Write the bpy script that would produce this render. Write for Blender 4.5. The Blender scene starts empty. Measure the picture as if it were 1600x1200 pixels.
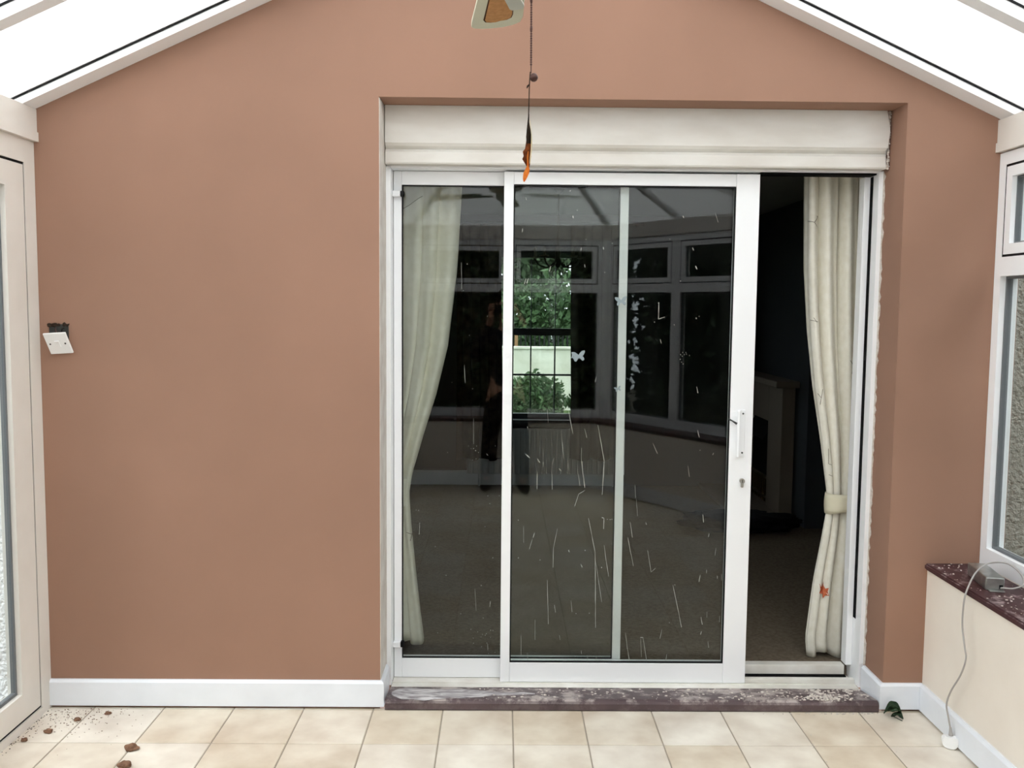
import bpy, bmesh, math, random
import numpy as np
from mathutils import Vector, Matrix

random.seed(7)
sc = bpy.context.scene
COL = sc.collection
PI = math.pi

# ---------------------------------------------------------------- camera
cam_data = bpy.data.cameras.new('camera')
cam_data.sensor_width = 36.0
cam_data.lens = 1453.0 / 1600.0 * 36.0
cam_data.clip_start = 0.02
cam = bpy.data.objects.new('camera', cam_data)
COL.objects.link(cam)
pitch, yaw, roll = 0.082609, 0.010478, 0.009388
fw = Vector((math.sin(yaw) * math.cos(pitch), math.cos(yaw) * math.cos(pitch), -math.sin(pitch)))
rt = Vector((math.cos(yaw), -math.sin(yaw), 0))
up = rt.cross(fw)
rt2 = math.cos(roll) * rt + math.sin(roll) * up
up2 = -math.sin(roll) * rt + math.cos(roll) * up
CAM = Vector((0, -3.7, 1.645))
m = Matrix((rt2, up2, -fw)).transposed().to_4x4()
m.translation = CAM
cam.matrix_world = m
sc.camera = cam

# ---------------------------------------------------------------- sky, exposure
SKY = 1.0
w = bpy.data.worlds.new('overcast_sky')
sc.world = w
w.use_nodes = True
nt = w.node_tree
nt.nodes.clear()
tc = nt.nodes.new('ShaderNodeTexCoord')
sp = nt.nodes.new('ShaderNodeSeparateXYZ')
rp = nt.nodes.new('ShaderNodeValToRGB')
bg = nt.nodes.new('ShaderNodeBackground')
ow = nt.nodes.new('ShaderNodeOutputWorld')
nt.links.new(tc.outputs['Generated'], sp.inputs[0])
nt.links.new(sp.outputs['Z'], rp.inputs[0])
rp.color_ramp.elements[0].position = 0.0
rp.color_ramp.elements[0].color = (0.72, 0.78, 0.84, 1)
rp.color_ramp.elements[1].position = 0.8
rp.color_ramp.elements[1].color = (0.95, 0.98, 1.0, 1)
nt.links.new(rp.outputs[0], bg.inputs[0])
bg.inputs[1].default_value = SKY
nt.links.new(bg.outputs[0], ow.inputs[0])

vs = sc.view_settings
vs.view_transform = 'Standard'
vs.look = 'None'
vs.gamma = 1.0
vs.use_curve_mapping = False
vs.exposure = 2.53
cy = sc.cycles
cy.use_denoising = True
cy.max_bounces = 14
cy.diffuse_bounces = 5
cy.glossy_bounces = 5
cy.transmission_bounces = 8
cy.transparent_max_bounces = 24

# ---------------------------------------------------------------- materials
MATS = {}


def lin(r, g, b):
    f = lambda c: ((c / 255 + 0.055) / 1.055) ** 2.4 if c > 10 else c / 255 / 12.92
    return (f(r), f(g), f(b), 1)


def mat(name, col, rough=0.6, spec=0.3, metal=0.0, var=None, vscale=4.0, vdetail=4.0, bump=0.0, bscale=60.0, bdist=0.002,
        obj_random=0.0, stretch=None):
    """principled surface; var = second colour mixed in by noise"""
    mt = bpy.data.materials.new(name)
    mt.use_nodes = True
    n = mt.node_tree.nodes
    l = mt.node_tree.links
    b = n['Principled BSDF']
    b.inputs['Roughness'].default_value = rough
    b.inputs['Metallic'].default_value = metal
    b.inputs['Specular IOR Level'].default_value = spec
    b.inputs['Base Color'].default_value = col
    geo = n.new('ShaderNodeNewGeometry')
    src = geo.outputs['Position']
    if stretch:
        mp = n.new('ShaderNodeMapping')
        mp.inputs['Scale'].default_value = stretch
        l.new(src, mp.inputs[0])
        src = mp.outputs[0]
    out = None
    if var is not None:
        no = n.new('ShaderNodeTexNoise')
        no.inputs['Scale'].default_value = vscale
        no.inputs['Detail'].default_value = vdetail
        l.new(src, no.inputs['Vector'])
        cr = n.new('ShaderNodeMapRange')
        cr.inputs['From Min'].default_value = 0.33
        cr.inputs['From Max'].default_value = 0.67
        l.new(no.outputs['Fac'], cr.inputs['Value'])
        mx = n.new('ShaderNodeMix')
        mx.data_type = 'RGBA'
        l.new(cr.outputs[0], mx.inputs[0])
        mx.inputs[6].default_value = col
        mx.inputs[7].default_value = var
        out = mx.outputs[2]
    if obj_random:
        oi = n.new('ShaderNodeObjectInfo')
        hs = n.new('ShaderNodeHueSaturation')
        mr = n.new('ShaderNodeMapRange')
        mr.inputs['To Min'].default_value = 1 - obj_random
        mr.inputs['To Max'].default_value = 1 + obj_random
        l.new(oi.outputs['Random'], mr.inputs['Value'])
        l.new(mr.outputs[0], hs.inputs['Value'])
        mr2 = n.new('ShaderNodeMath')
        mr2.operation = 'MULTIPLY_ADD'
        l.new(oi.outputs['Random'], mr2.inputs[0])
        mr2.inputs[1].default_value = -0.5
        mr2.inputs[2].default_value = 1.08
        l.new(mr2.outputs[0], hs.inputs['Saturation'])
        if out is not None:
            l.new(out, hs.inputs['Color'])
        else:
            hs.inputs['Color'].default_value = col
        out = hs.outputs[0]
    if out is not None:
        l.new(out, b.inputs['Base Color'])
    if bump:
        nb = n.new('ShaderNodeTexNoise')
        nb.inputs['Scale'].default_value = bscale
        nb.inputs['Detail'].default_value = 3
        l.new(src, nb.inputs['Vector'])
        bp = n.new('ShaderNodeBump')
        bp.inputs['Strength'].default_value = bump
        bp.inputs['Distance'].default_value = bdist
        l.new(nb.outputs['Fac'], bp.inputs['Height'])
        l.new(bp.outputs[0], b.inputs['Normal'])
    MATS[name] = mt
    return mt


def glass_mat(name, tint, f0):
    """one face of a clear pane: lets light through, mirrors more at grazing angles (Schlick)"""
    mt = bpy.data.materials.new(name)
    mt.use_nodes = True
    n = mt.node_tree.nodes
    l = mt.node_tree.links
    n.clear()
    o = n.new('ShaderNodeOutputMaterial')
    t = n.new('ShaderNodeBsdfTransparent')
    t.inputs[0].default_value = tint
    g = n.new('ShaderNodeBsdfGlossy')
    g.inputs['Roughness'].default_value = 0.0
    lw = n.new('ShaderNodeLayerWeight')
    lw.inputs['Blend'].default_value = 0.5
    pw = n.new('ShaderNodeMath')
    pw.operation = 'POWER'
    pw.inputs[1].default_value = 5
    l.new(lw.outputs['Facing'], pw.inputs[0])
    ma = n.new('ShaderNodeMath')
    ma.operation = 'MULTIPLY_ADD'
    ma.inputs[1].default_value = 1 - f0
    ma.inputs[2].default_value = f0
    l.new(pw.outputs[0], ma.inputs[0])
    mx = n.new('ShaderNodeMixShader')
    l.new(ma.outputs[0], mx.inputs[0])
    l.new(t.outputs[0], mx.inputs[1])
    l.new(g.outputs[0], mx.inputs[2])
    l.new(mx.outputs[0], o.inputs[0])
    MATS[name] = mt
    return mt


def polycarb_mat(name, coord, line=0.80):
    """opal twin-wall sheet: passes diffused daylight, fine flutes down the slope"""
    mt = bpy.data.materials.new(name)
    mt.use_nodes = True
    n = mt.node_tree.nodes
    l = mt.node_tree.links
    n.clear()
    o = n.new('ShaderNodeOutputMaterial')
    geo = n.new('ShaderNodeNewGeometry')
    sx = n.new('ShaderNodeSeparateXYZ')
    l.new(geo.outputs['Position'], sx.inputs[0])
    mu = n.new('ShaderNodeMath')
    mu.operation = 'MULTIPLY'
    mu.inputs[1].default_value = 2 * PI / 0.021
    l.new(sx.outputs[coord], mu.inputs[0])
    si = n.new('ShaderNodeMath')
    si.operation = 'SINE'
    l.new(mu.outputs[0], si.inputs[0])
    mr = n.new('ShaderNodeMapRange')
    mr.inputs['From Min'].default_value = -1
    mr.inputs['From Max'].default_value = 1
    l.new(si.outputs[0], mr.inputs['Value'])
    mx = n.new('ShaderNodeMix')
    mx.data_type = 'RGBA'
    l.new(mr.outputs[0], mx.inputs[0])
    mx.inputs[6].default_value = (line, line, line * 0.99, 1)
    mx.inputs[7].default_value = (0.94, 0.935, 0.925, 1)
    tr = n.new('ShaderNodeBsdfTranslucent')
    df = n.new('ShaderNodeBsdfDiffuse')
    l.new(mx.outputs[2], tr.inputs[0])
    l.new(mx.outputs[2], df.inputs[0])
    ms = n.new('ShaderNodeMixShader')
    ms.inputs[0].default_value = 0.12
    l.new(tr.outputs[0], ms.inputs[1])
    l.new(df.outputs[0], ms.inputs[2])
    l.new(ms.outputs[0], o.inputs[0])
    MATS[name] = mt
    return mt


mat('brown_paint', (0.346, 0.198, 0.139, 1), 0.75, 0.2, var=(0.310, 0.178, 0.125, 1), vscale=1.6, bump=0.12, bscale=220, bdist=0.001)
mat('upvc', lin(246, 247, 249), 0.35, 0.4)
mat('upvc_dull', lin(222, 216, 208), 0.5, 0.3, var=lin(232, 227, 220), vscale=3)
mat('white_gloss', lin(238, 242, 249), 0.3, 0.4, var=lin(230, 234, 241), vscale=5)
mat('old_white_paint', lin(226, 223, 217), 0.6, 0.25, var=lin(214, 209, 201), vscale=4, vdetail=6, bump=0.15, bscale=40, stretch=(1, 1, 3))
mat('plaster_edge', lin(224, 219, 212), 0.85, 0.1, var=lin(208, 198, 190), vscale=12)
mat('cream_paint', lin(238, 230, 219), 0.7, 0.2, var=lin(230, 220, 208), vscale=2.5, bump=0.08, bscale=120)
mat('gasket', lin(22, 22, 24), 0.6, 0.2)
mat('spacer', lin(104, 107, 110), 0.5, 0.3)
mat('track_metal', lin(232, 230, 224), 0.4, 0.4, var=lin(212, 207, 198), vscale=9)
mat('tile', lin(236, 226, 208), 0.42, 0.4, var=lin(204, 187, 165), vscale=4.5, vdetail=7, obj_random=0.07, bump=0.05, bscale=18)
mat('grout', lin(160, 150, 136), 0.9, 0.1)
mat('red_tile', lin(82, 42, 40), 0.35, 0.45, var=lin(64, 33, 33), vscale=8)
mat('door_gap_shade', lin(14, 14, 15), 0.8, 0.1)  # near-black fill that paints in the shade of door recesses
mat('switch_plastic', lin(245, 245, 245), 0.25, 0.45)
mat('dark_metal', lin(60, 62, 60), 0.5, 0.5, metal=0.3)
mat('steel', lin(170, 168, 162), 0.3, 0.5, metal=0.9)
mat('adapter_metal', lin(186, 186, 182), 0.28, 0.5, metal=0.85, var=lin(160, 160, 156), vscale=30)
mat('cable_grey', lin(166, 161, 157), 0.5, 0.3)
mat('curtain', lin(240, 237, 226), 0.9, 0.05, var=lin(232, 228, 214), vscale=30, bump=0.15, bscale=400, bdist=0.0006)
mat('curtain_lining', lin(228, 222, 198), 0.9, 0.05)
mat('twig_print', lin(120, 112, 98), 0.9, 0.05)
mat('leaf_print', lin(214, 128, 92), 0.9, 0.05, var=lin(186, 88, 60), vscale=60)
mat('carpet', lin(122, 110, 96), 0.98, 0.02, var=lin(104, 93, 80), vscale=60, vdetail=2, bump=0.5, bscale=500, bdist=0.004)
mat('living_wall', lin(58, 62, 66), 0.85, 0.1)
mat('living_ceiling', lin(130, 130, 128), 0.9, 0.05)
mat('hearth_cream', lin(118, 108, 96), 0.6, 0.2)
mat('soot_black', lin(16, 16, 17), 0.8, 0.1)
mat('brass_dark', lin(96, 78, 44), 0.35, 0.5, metal=0.7)
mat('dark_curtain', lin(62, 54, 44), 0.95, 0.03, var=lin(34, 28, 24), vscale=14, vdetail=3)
mat('window_bar', lin(48, 56, 60), 0.5, 0.3)
mat('black_cloth', lin(30, 30, 33), 0.95, 0.05, bump=0.4, bscale=70)
mat('radiator_white', lin(214, 218, 224), 0.35, 0.4)
mat('chandelier_metal', lin(52, 46, 40), 0.4, 0.5, metal=0.6)
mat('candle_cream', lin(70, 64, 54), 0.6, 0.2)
mat('fan_blade', lin(206, 206, 186), 0.45, 0.35)
mat('cane', lin(190, 142, 96), 0.7, 0.2, var=lin(172, 126, 82), vscale=90)
mat('cane_edge', lin(74, 46, 26), 0.6, 0.2)
mat('fan_bracket', lin(206, 208, 200), 0.3, 0.5, metal=0.2)
mat('bronze', lin(78, 50, 44), 0.45, 0.5, metal=0.4)
mat('feather_dark', lin(58, 46, 38), 0.8, 0.1)
mat('feather_brown', lin(150, 84, 40), 0.7, 0.15, var=lin(86, 46, 26), vscale=90)
mat('feather_orange', lin(244, 164, 72), 0.6, 0.2, var=lin(222, 122, 44), vscale=80)
mat('feather_cream', lin(232, 220, 190), 0.7, 0.1)
mat('splatter', lin(184, 184, 176), 0.9, 0.05)
mat('sticker', lin(142, 154, 158), 0.5, 0.3)
mat('plaster_lump', lin(140, 108, 88), 0.95, 0.05, var=lin(108, 82, 68), vscale=60)
mat('plaster_white', lin(222, 214, 206), 0.95, 0.05, var=lin(196, 186, 178), vscale=60)
mat('wilted_leaf', lin(44, 66, 42), 0.6, 0.2, var=lin(28, 44, 30), vscale=60)
mat('roughcast_white', lin(248, 248, 248), 0.9, 0.1, var=lin(236, 236, 236), vscale=40, bump=0.7, bscale=55, bdist=0.03)
mat('roughcast_grey', lin(178, 176, 166), 0.95, 0.05, var=lin(150, 148, 138), vscale=60, vdetail=6, bump=1.0, bscale=70, bdist=0.03)
mat('ground_dirt', lin(96, 92, 82), 0.95, 0.05, var=lin(66, 64, 54), vscale=14, vdetail=8, bump=0.6, bscale=40, bdist=0.02)
mat('lawn', lin(74, 96, 50), 0.95, 0.05, var=lin(58, 78, 40), vscale=8)
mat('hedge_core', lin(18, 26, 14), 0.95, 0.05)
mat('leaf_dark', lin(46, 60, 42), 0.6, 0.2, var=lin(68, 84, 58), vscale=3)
mat('leaf_mid', lin(50, 74, 46), 0.6, 0.2, var=lin(74, 98, 62), vscale=4)
mat('bark', lin(72, 60, 48), 0.95, 0.05)
mat('garden_wall_white', lin(226, 226, 214), 0.9, 0.1, var=lin(202, 200, 186), vscale=3, vdetail=8)
mat('iron_black', lin(24, 26, 26), 0.6, 0.3)
mat('timber', lin(150, 118, 88), 0.85, 0.1)
mat('skin', lin(196, 150, 126), 0.6, 0.3)
mat('hair', lin(48, 38, 30), 0.7, 0.2)
mat('jacket', lin(38, 42, 50), 0.9, 0.05)
mat('trousers', lin(32, 34, 40), 0.9, 0.05)
mat('boots', lin(24, 22, 22), 0.6, 0.2)
mat('phone_black', lin(18, 18, 20), 0.25, 0.5)
mat('eye_white', lin(230, 228, 224), 0.3, 0.4)
glass_mat('glass', (0.93, 0.95, 0.94, 1), 0.045)
glass_mat('glass_door', (0.87, 0.89, 0.875, 1), 0.031)
glass_mat('glass_house', (0.93, 0.95, 0.94, 1), 0.04)
polycarb_mat('polycarbonate_side', 1)
polycarb_mat('polycarbonate_bay', 0)



def dusty_mat(name, base, base2, dust, amount, scale=7.0):
    """dark glazed tile with plaster dust lying on it in patches"""
    mt = mat(name, base, 0.5, 0.35, var=base2, vscale=6)
    n = mt.node_tree.nodes
    l = mt.node_tree.links
    b = n['Principled BSDF']
    src = b.inputs['Base Color'].links[0].from_socket
    geo = n.new('ShaderNodeNewGeometry')
    a = n.new('ShaderNodeTexNoise')
    a.inputs['Scale'].default_value = scale
    a.inputs['Detail'].default_value = 8
    a.inputs['Roughness'].default_value = 0.72
    l.new(geo.outputs['Position'], a.inputs['Vector'])
    r = n.new('ShaderNodeMapRange')
    r.inputs['From Min'].default_value = 0.62 - amount
    r.inputs['From Max'].default_value = 0.74 - amount
    l.new(a.outputs['Fac'], r.inputs['Value'])
    sn = n.new('ShaderNodeSeparateXYZ')        # dust kept to upward faces; also paints in the darker, shaded fronts
    l.new(geo.outputs['Normal'], sn.inputs[0])
    up_ = n.new('ShaderNodeMapRange')
    up_.inputs['From Min'].default_value = 0.3
    up_.inputs['From Max'].default_value = 0.9
    up_.inputs['To Min'].default_value = 0.12
    l.new(sn.outputs['Z'], up_.inputs['Value'])
    du = n.new('ShaderNodeMath')
    du.operation = 'MULTIPLY'
    l.new(r.outputs[0], du.inputs[0])
    l.new(up_.outputs[0], du.inputs[1])
    k = n.new('ShaderNodeMix')
    k.data_type = 'RGBA'
    l.new(du.outputs[0], k.inputs[0])
    l.new(src, k.inputs[6])
    k.inputs[7].default_value = dust
    l.new(k.outputs[2], b.inputs['Base Color'])
    return mt


dusty_mat('step_tile', lin(94, 78, 80), lin(76, 62, 65), lin(176, 164, 160), 0.15, 11)
dusty_mat('sill_tile_dusty', lin(72, 42, 44), lin(58, 35, 38), lin(158, 138, 138), 0.09, 15)

# ---------------------------------------------------------------- mesh helpers
WORLD = {}


def link(name, bm, material, parent=None, origin=None, smooth=False):
    """one mesh object from a bmesh in world coordinates; origin at the middle of its base"""
    me = bpy.data.meshes.new(name)
    bmesh.ops.recalc_face_normals(bm, faces=bm.faces)
    if origin is None:
        xs = [v.co.x for v in bm.verts]
        ys = [v.co.y for v in bm.verts]
        zs = [v.co.z for v in bm.verts]
        origin = Vector(((min(xs) + max(xs)) / 2, (min(ys) + max(ys)) / 2, min(zs)))
    origin = Vector(origin)
    bmesh.ops.translate(bm, verts=bm.verts, vec=-origin)
    bm.to_mesh(me)
    bm.free()
    if smooth:
        me.polygons.foreach_set('use_smooth', [True] * len(me.polygons))
    if material is not None:
        for k in (material if isinstance(material, (list, tuple)) else [material]):
            me.materials.append(MATS[k])
    o = bpy.data.objects.new(name, me)
    COL.objects.link(o)
    place(o, origin, parent)
    return o


def place(o, origin, parent=None):
    origin = Vector(origin)
    if parent is not None:
        o.parent = parent
        o.location = origin - WORLD[parent]
    else:
        o.location = origin
    WORLD[o] = origin


def empty(name, loc, parent=None):
    o = bpy.data.objects.new(name, None)
    o.empty_display_size = 0.1
    COL.objects.link(o)
    place(o, loc, parent)
    return o


def tag(o, label, cat=None, group=None, kind=None):
    o['label'] = label
    if cat:
        o['category'] = cat
    if group:
        o['group'] = group
    if kind:
        o['kind'] = kind
    return o


def cube(bm, x0, x1, y0, y1, z0, z1, bevel=0.0):
    r = bmesh.ops.create_cube(bm, size=1.0)
    vs_ = r['verts']
    for v in vs_:
        v.co = Vector((x0 + (v.co.x + 0.5) * (x1 - x0), y0 + (v.co.y + 0.5) * (y1 - y0), z0 + (v.co.z + 0.5) * (z1 - z0)))
    if bevel:
        es = list({e for v in vs_ for e in v.link_edges})
        bmesh.ops.bevel(bm, geom=es, offset=bevel, segments=2, affect='EDGES', profile=0.5)
    return vs_


def box(name, x0, x1, y0, y1, z0, z1, material, parent=None, bevel=0.0):
    bm = bmesh.new()
    cube(bm, x0, x1, y0, y1, z0, z1, bevel)
    return link(name, bm, material, parent)


def poly_prism(bm, pts, z0, z1):
    a = [bm.verts.new((p[0], p[1], z0)) for p in pts]
    b = [bm.verts.new((p[0], p[1], z1)) for p in pts]
    n = len(pts)
    bm.faces.new(a[::-1])
    bm.faces.new(b)
    for i in range(n):
        bm.faces.new((a[i], a[(i + 1) % n], b[(i + 1) % n], b[i]))


def hexa(bm, lo, hi):
    """prism between two equal loops of 3D points"""
    a = [bm.verts.new(p) for p in lo]
    b = [bm.verts.new(p) for p in hi]
    n = len(lo)
    bm.faces.new(a[::-1])
    bm.faces.new(b)
    for i in range(n):
        bm.faces.new((a[i], a[(i + 1) % n], b[(i + 1) % n], b[i]))


def tube(bm, pts, r, seg=8, caps=True):
    pts = [Vector(p) for p in pts]
    rings = []
    rr = r if isinstance(r, (list, tuple)) else [r] * len(pts)
    prev = None
    for i, p in enumerate(pts):
        d = (pts[min(i + 1, len(pts) - 1)] - pts[max(i - 1, 0)]).normalized()
        if prev is None:
            a = d.orthogonal().normalized()
        else:
            a = (prev - d * prev.dot(d))
            a = a.normalized() if a.length > 1e-6 else d.orthogonal().normalized()
        prev = a
        b = d.cross(a)
        rings.append([bm.verts.new(p + (a * math.cos(2 * PI * k / seg) + b * math.sin(2 * PI * k / seg)) * rr[i]) for k in range(seg)])
    for i in range(len(rings) - 1):
        for k in range(seg):
            bm.faces.new((rings[i][k], rings[i][(k + 1) % seg], rings[i + 1][(k + 1) % seg], rings[i + 1][k]))
    if caps:
        bm.faces.new(rings[0][::-1])
        bm.faces.new(rings[-1])


def smooth_path(pts, n=8):
    """Catmull-Rom through the points"""
    P = [Vector(p) for p in pts]
    P = [P[0] * 2 - P[1]] + P + [P[-1] * 2 - P[-2]]
    out = []
    for i in range(1, len(P) - 2):
        for k in range(n):
            t = k / n
            a, b, c, d = P[i - 1], P[i], P[i + 1], P[i + 2]
            out.append(0.5 * ((2 * b) + (c - a) * t + (2 * a - 5 * b + 4 * c - d) * t * t + (3 * b - a - 3 * c + d) * t ** 3))
    out.append(P[-2])
    return out


def lathe(bm, prof, center, seg=24):
    """prof: (radius, z) pairs"""
    c = Vector(center)
    rings = []
    for r, z in prof:
        rings.append([bm.verts.new(c + Vector((r * math.cos(2 * PI * k / seg), r * math.sin(2 * PI * k / seg), z))) for k in range(seg)])
    for i in range(len(rings) - 1):
        for k in range(seg):
            bm.faces.new((rings[i][k], rings[i][(k + 1) % seg], rings[i + 1][(k + 1) % seg], rings[i + 1][k]))
    bm.faces.new(rings[0][::-1])
    bm.faces.new(rings[-1])


def ring_frame(bm, u0, u1, z0, z1, wd, n0, n1, P, bottom=None, top=None, left=None, right=None):
    """a mitre-less rectangular frame; P(s, n, z) -> world"""
    wb = wd if bottom is None else bottom
    wt = wd if top is None else top
    wl = wd if left is None else left
    wr = wd if right is None else right
    for a, b, c, d in ((u0, u0 + wl, z0, z1), (u1 - wr, u1, z0, z1), (u0 + wl, u1 - wr, z0, z0 + wb), (u0 + wl, u1 - wr, z1 - wt, z1)):
        lo = [P(a, n0, c), P(b, n0, c), P(b, n1, c), P(a, n1, c)]
        hi = [P(a, n0, d), P(b, n0, d), P(b, n1, d), P(a, n1, d)]
        hexa(bm, lo, hi)


class Seg:
    """a straight run of conservatory frame in plan; n > 0 points into the room"""

    def __init__(self, p0, p1):
        self.a = Vector((p0[0], p0[1], 0))
        d = Vector((p1[0] - p0[0], p1[1] - p0[1], 0))
        self.len = d.length
        self.d = d.normalized()
        self.n = Vector((self.d.y, -self.d.x, 0))
        mid = self.a + d * 0.5
        if (Vector((0.06, -1.9, 0)) - mid).dot(self.n) < 0:
            self.n = -self.n

    def P(self, s, n, z):
        return self.a + self.d * s + self.n * n + Vector((0, 0, z))

    def bx(self, bm, s0, s1, n0, n1, z0, z1):
        hexa(bm, [self.P(s0, n0, z0), self.P(s1, n0, z0), self.P(s1, n1, z0), self.P(s0, n1, z0)],
             [self.P(s0, n0, z1), self.P(s1, n0, z1), self.P(s1, n1, z1), self.P(s0, n1, z1)])

    def part(self, name, s0, s1, n0, n1, z0, z1, material, parent=None):
        bm = bmesh.new()
        self.bx(bm, s0, s1, n0, n1, z0, z1)
        return link(name, bm, material, parent)


def fmesh(name, verts, faces, material, parent=None, origin=(0, 0, 0), smooth=False):
    me = bpy.data.meshes.new(name)
    o_ = np.array(origin, dtype=float)
    me.from_pydata((np.array(verts, dtype=float) - o_).tolist(), [], faces)
    me.update()
    for k in (material if isinstance(material, (list, tuple)) else [material]):
        me.materials.append(MATS[k])
    if smooth:
        me.polygons.foreach_set('use_smooth', [True] * len(me.polygons))
    o = bpy.data.objects.new(name, me)
    COL.objects.link(o)
    place(o, origin, parent)
    return o

# ================================================================ THE SETTING
def prism_xz(bm, pts, y0, y1):
    hexa(bm, [(p[0], y0, p[1]) for p in pts], [(p[0], y1, p[1]) for p in pts])


OX0, OX1, OZ = -0.490, 1.577, 2.455       # patio door opening
bm = bmesh.new()
prism_xz(bm, [(-1.95, -0.1), (OX0, -0.1), (OX0, OZ), (-1.95, OZ)], 0, 0.36)
prism_xz(bm, [(OX1, -0.1), (2.05, -0.1), (2.05, OZ), (OX1, OZ)], 0, 0.36)
prism_xz(bm, [(-1.95, OZ), (2.05, OZ), (2.05, 2.50), (0.065, 3.40), (-1.95, 2.50)], 0, 0.36)
wall_back = link('wall_back', bm, 'brown_paint')
tag(wall_back, 'matt brown painted gable wall with a wide recessed patio doorway', 'wall', kind='structure')

# outside face of the house on both sides and above
bm = bmesh.new()
cube(bm, -8, -1.95, 0.05, 0.36, -0.3, 5)
o = link('wall_outside_left', bm, 'roughcast_white')
tag(o, 'white roughcast house wall seen through the left glazed door', 'wall', kind='structure')
bm = bmesh.new()
cube(bm, 2.05, 8, 0.05, 0.36, -0.3, 5)
o = link('wall_outside_right', bm, 'roughcast_grey')
tag(o, 'grey beige roughcast house wall seen through the right window', 'wall', kind='structure')
bm = bmesh.new()
prism_xz(bm, [(-1.95, 2.50), (0.065, 3.40), (-1.95, 3.40)], 0.05, 0.36)
prism_xz(bm, [(2.05, 2.50), (2.05, 3.40), (0.065, 3.40)], 0.05, 0.36)
prism_xz(bm, [(-1.95, 3.40), (2.05, 3.40), (2.05, 5), (-1.95, 5)], 0.05, 0.36)
o = link('wall_outside_upper', bm, 'roughcast_white')
tag(o, 'roughcast house wall above the conservatory roof', 'wall', kind='structure')

# white plaster on the left reveal, ragged filler on the right one
o = box('trim_1', OX0, OX0 + 0.003, 0.004, 0.20, 0.10, 2.453, 'plaster_edge')
tag(o, 'thin whitish plaster reveal left of the patio door', 'trim', kind='structure')
bm = bmesh.new()
random.seed(5)
nz = 110
edge = [(0.20 - random.uniform(0.004, 0.022), 0.12 + (2.215 - 0.12) * i / nz) for i in range(nz + 1)]
pts_ = edge + [(0.1995, 2.215), (0.1995, 0.12)]
for p, q in zip(edge[:-1], edge[1:]):
    quad = [p, q, (0.1995, q[1]), (0.1995, p[1])]
    hexa(bm, [(OX1 - 0.0040, v[0], v[1]) for v in quad], [(OX1 - 0.0004, v[0], v[1]) for v in quad])
bmesh.ops.remove_doubles(bm, verts=bm.verts, dist=1e-6)
o = link('trim_2', bm, 'plaster_white')
tag(o, 'ragged white filler down the right side of the patio door', 'trim', kind='structure')

# the boxed head above the patio door
bm = bmesh.new()
prof = [(0.36, 2.222), (0.150, 2.222), (0.146, 2.228), (0.146, 2.270), (0.168, 2.284), (0.150, 2.294), (0.140, 2.305), (0.139, 2.38), (0.142, 2.454), (0.36, 2.454)]
random.seed(9)
xs = [OX0 + 0.006] + [1.50] + [1.565]
NS = 14
lo = [(OX0 + 0.006, p[0], p[1]) for p in prof]
hi = [(1.567 + (random.uniform(-0.012, 0.004) if 1 <= i <= 8 else 0), p[0], p[1]) for i, p in enumerate(prof)]
hexa(bm, lo, hi)
o = link('trim_3', bm, 'old_white_paint')
tag(o, 'roughly painted white boxed head above the patio door', 'trim', kind='structure')
bm = bmesh.new()
for i in range(26):
    z = 2.225 + 0.225 * i / 25
    r = bmesh.ops.create_icosphere(bm, subdivisions=1, radius=random.uniform(0.004, 0.008))
    for v in r['verts']:
        v.co = v.co + Vector((1.570 + random.uniform(-0.003, 0.002), 0.150 + random.uniform(-0.002, 0.006), z))
o = link('trim_4', bm, 'plaster_white')
tag(o, 'crumbly filler bead at the right end of the white boxed head', 'trim', kind='structure')

# ---------------------------------------------------------------- floor and tiles
A_, B_, C_, D_, E_, F_ = (1.95, 0.0), (1.95, -2.92), (0.95, -4.38), (-0.83, -4.38), (-1.83, -2.92), (-1.83, 0.0)
PLAN = [A_, B_, C_, D_, E_, F_]


def offset_plan(n):
    segs = [Seg(PLAN[i], PLAN[i + 1]) for i in range(5)]
    out = [(PLAN[0][0] - n, 0.0)]
    for i in range(4):
        s, t = segs[i], segs[i + 1]
        p, q = s.P(0, n, 0), t.P(0, n, 0)
        den = s.d.x * t.d.y - s.d.y * t.d.x
        k = ((q.x - p.x) * t.d.y - (q.y - p.y) * t.d.x) / den
        r = p + s.d * k
        out.append((r.x, r.y))
    out.append((PLAN[5][0] + n, 0.0))
    return out


bm = bmesh.new()
poly_prism(bm, [(p[0], min(p[1], -0.0)) for p in offset_plan(-0.05)][::-1], -0.12, -0.003)
floor = link('floor', bm, 'grout', origin=(0.05, 0, -0.12))
tag(floor, 'pale beige square tiled conservatory floor with grey joints', 'floor', kind='structure')
TX, TY, X_0, Y_0 = 0.2843, 0.297, 0.053, -0.018
tile_meshes = {}
inner = offset_plan(0.20)


def inside(x, y):
    c = False
    j = len(inner) - 1
    for i in range(len(inner)):
        xi, yi = inner[i]
        xj, yj = inner[j]
        if (yi > y) != (yj > y) and x < (xj - xi) * (y - yi) / (yj - yi) + xi:
            c = not c
        j = i
    return c


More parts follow.
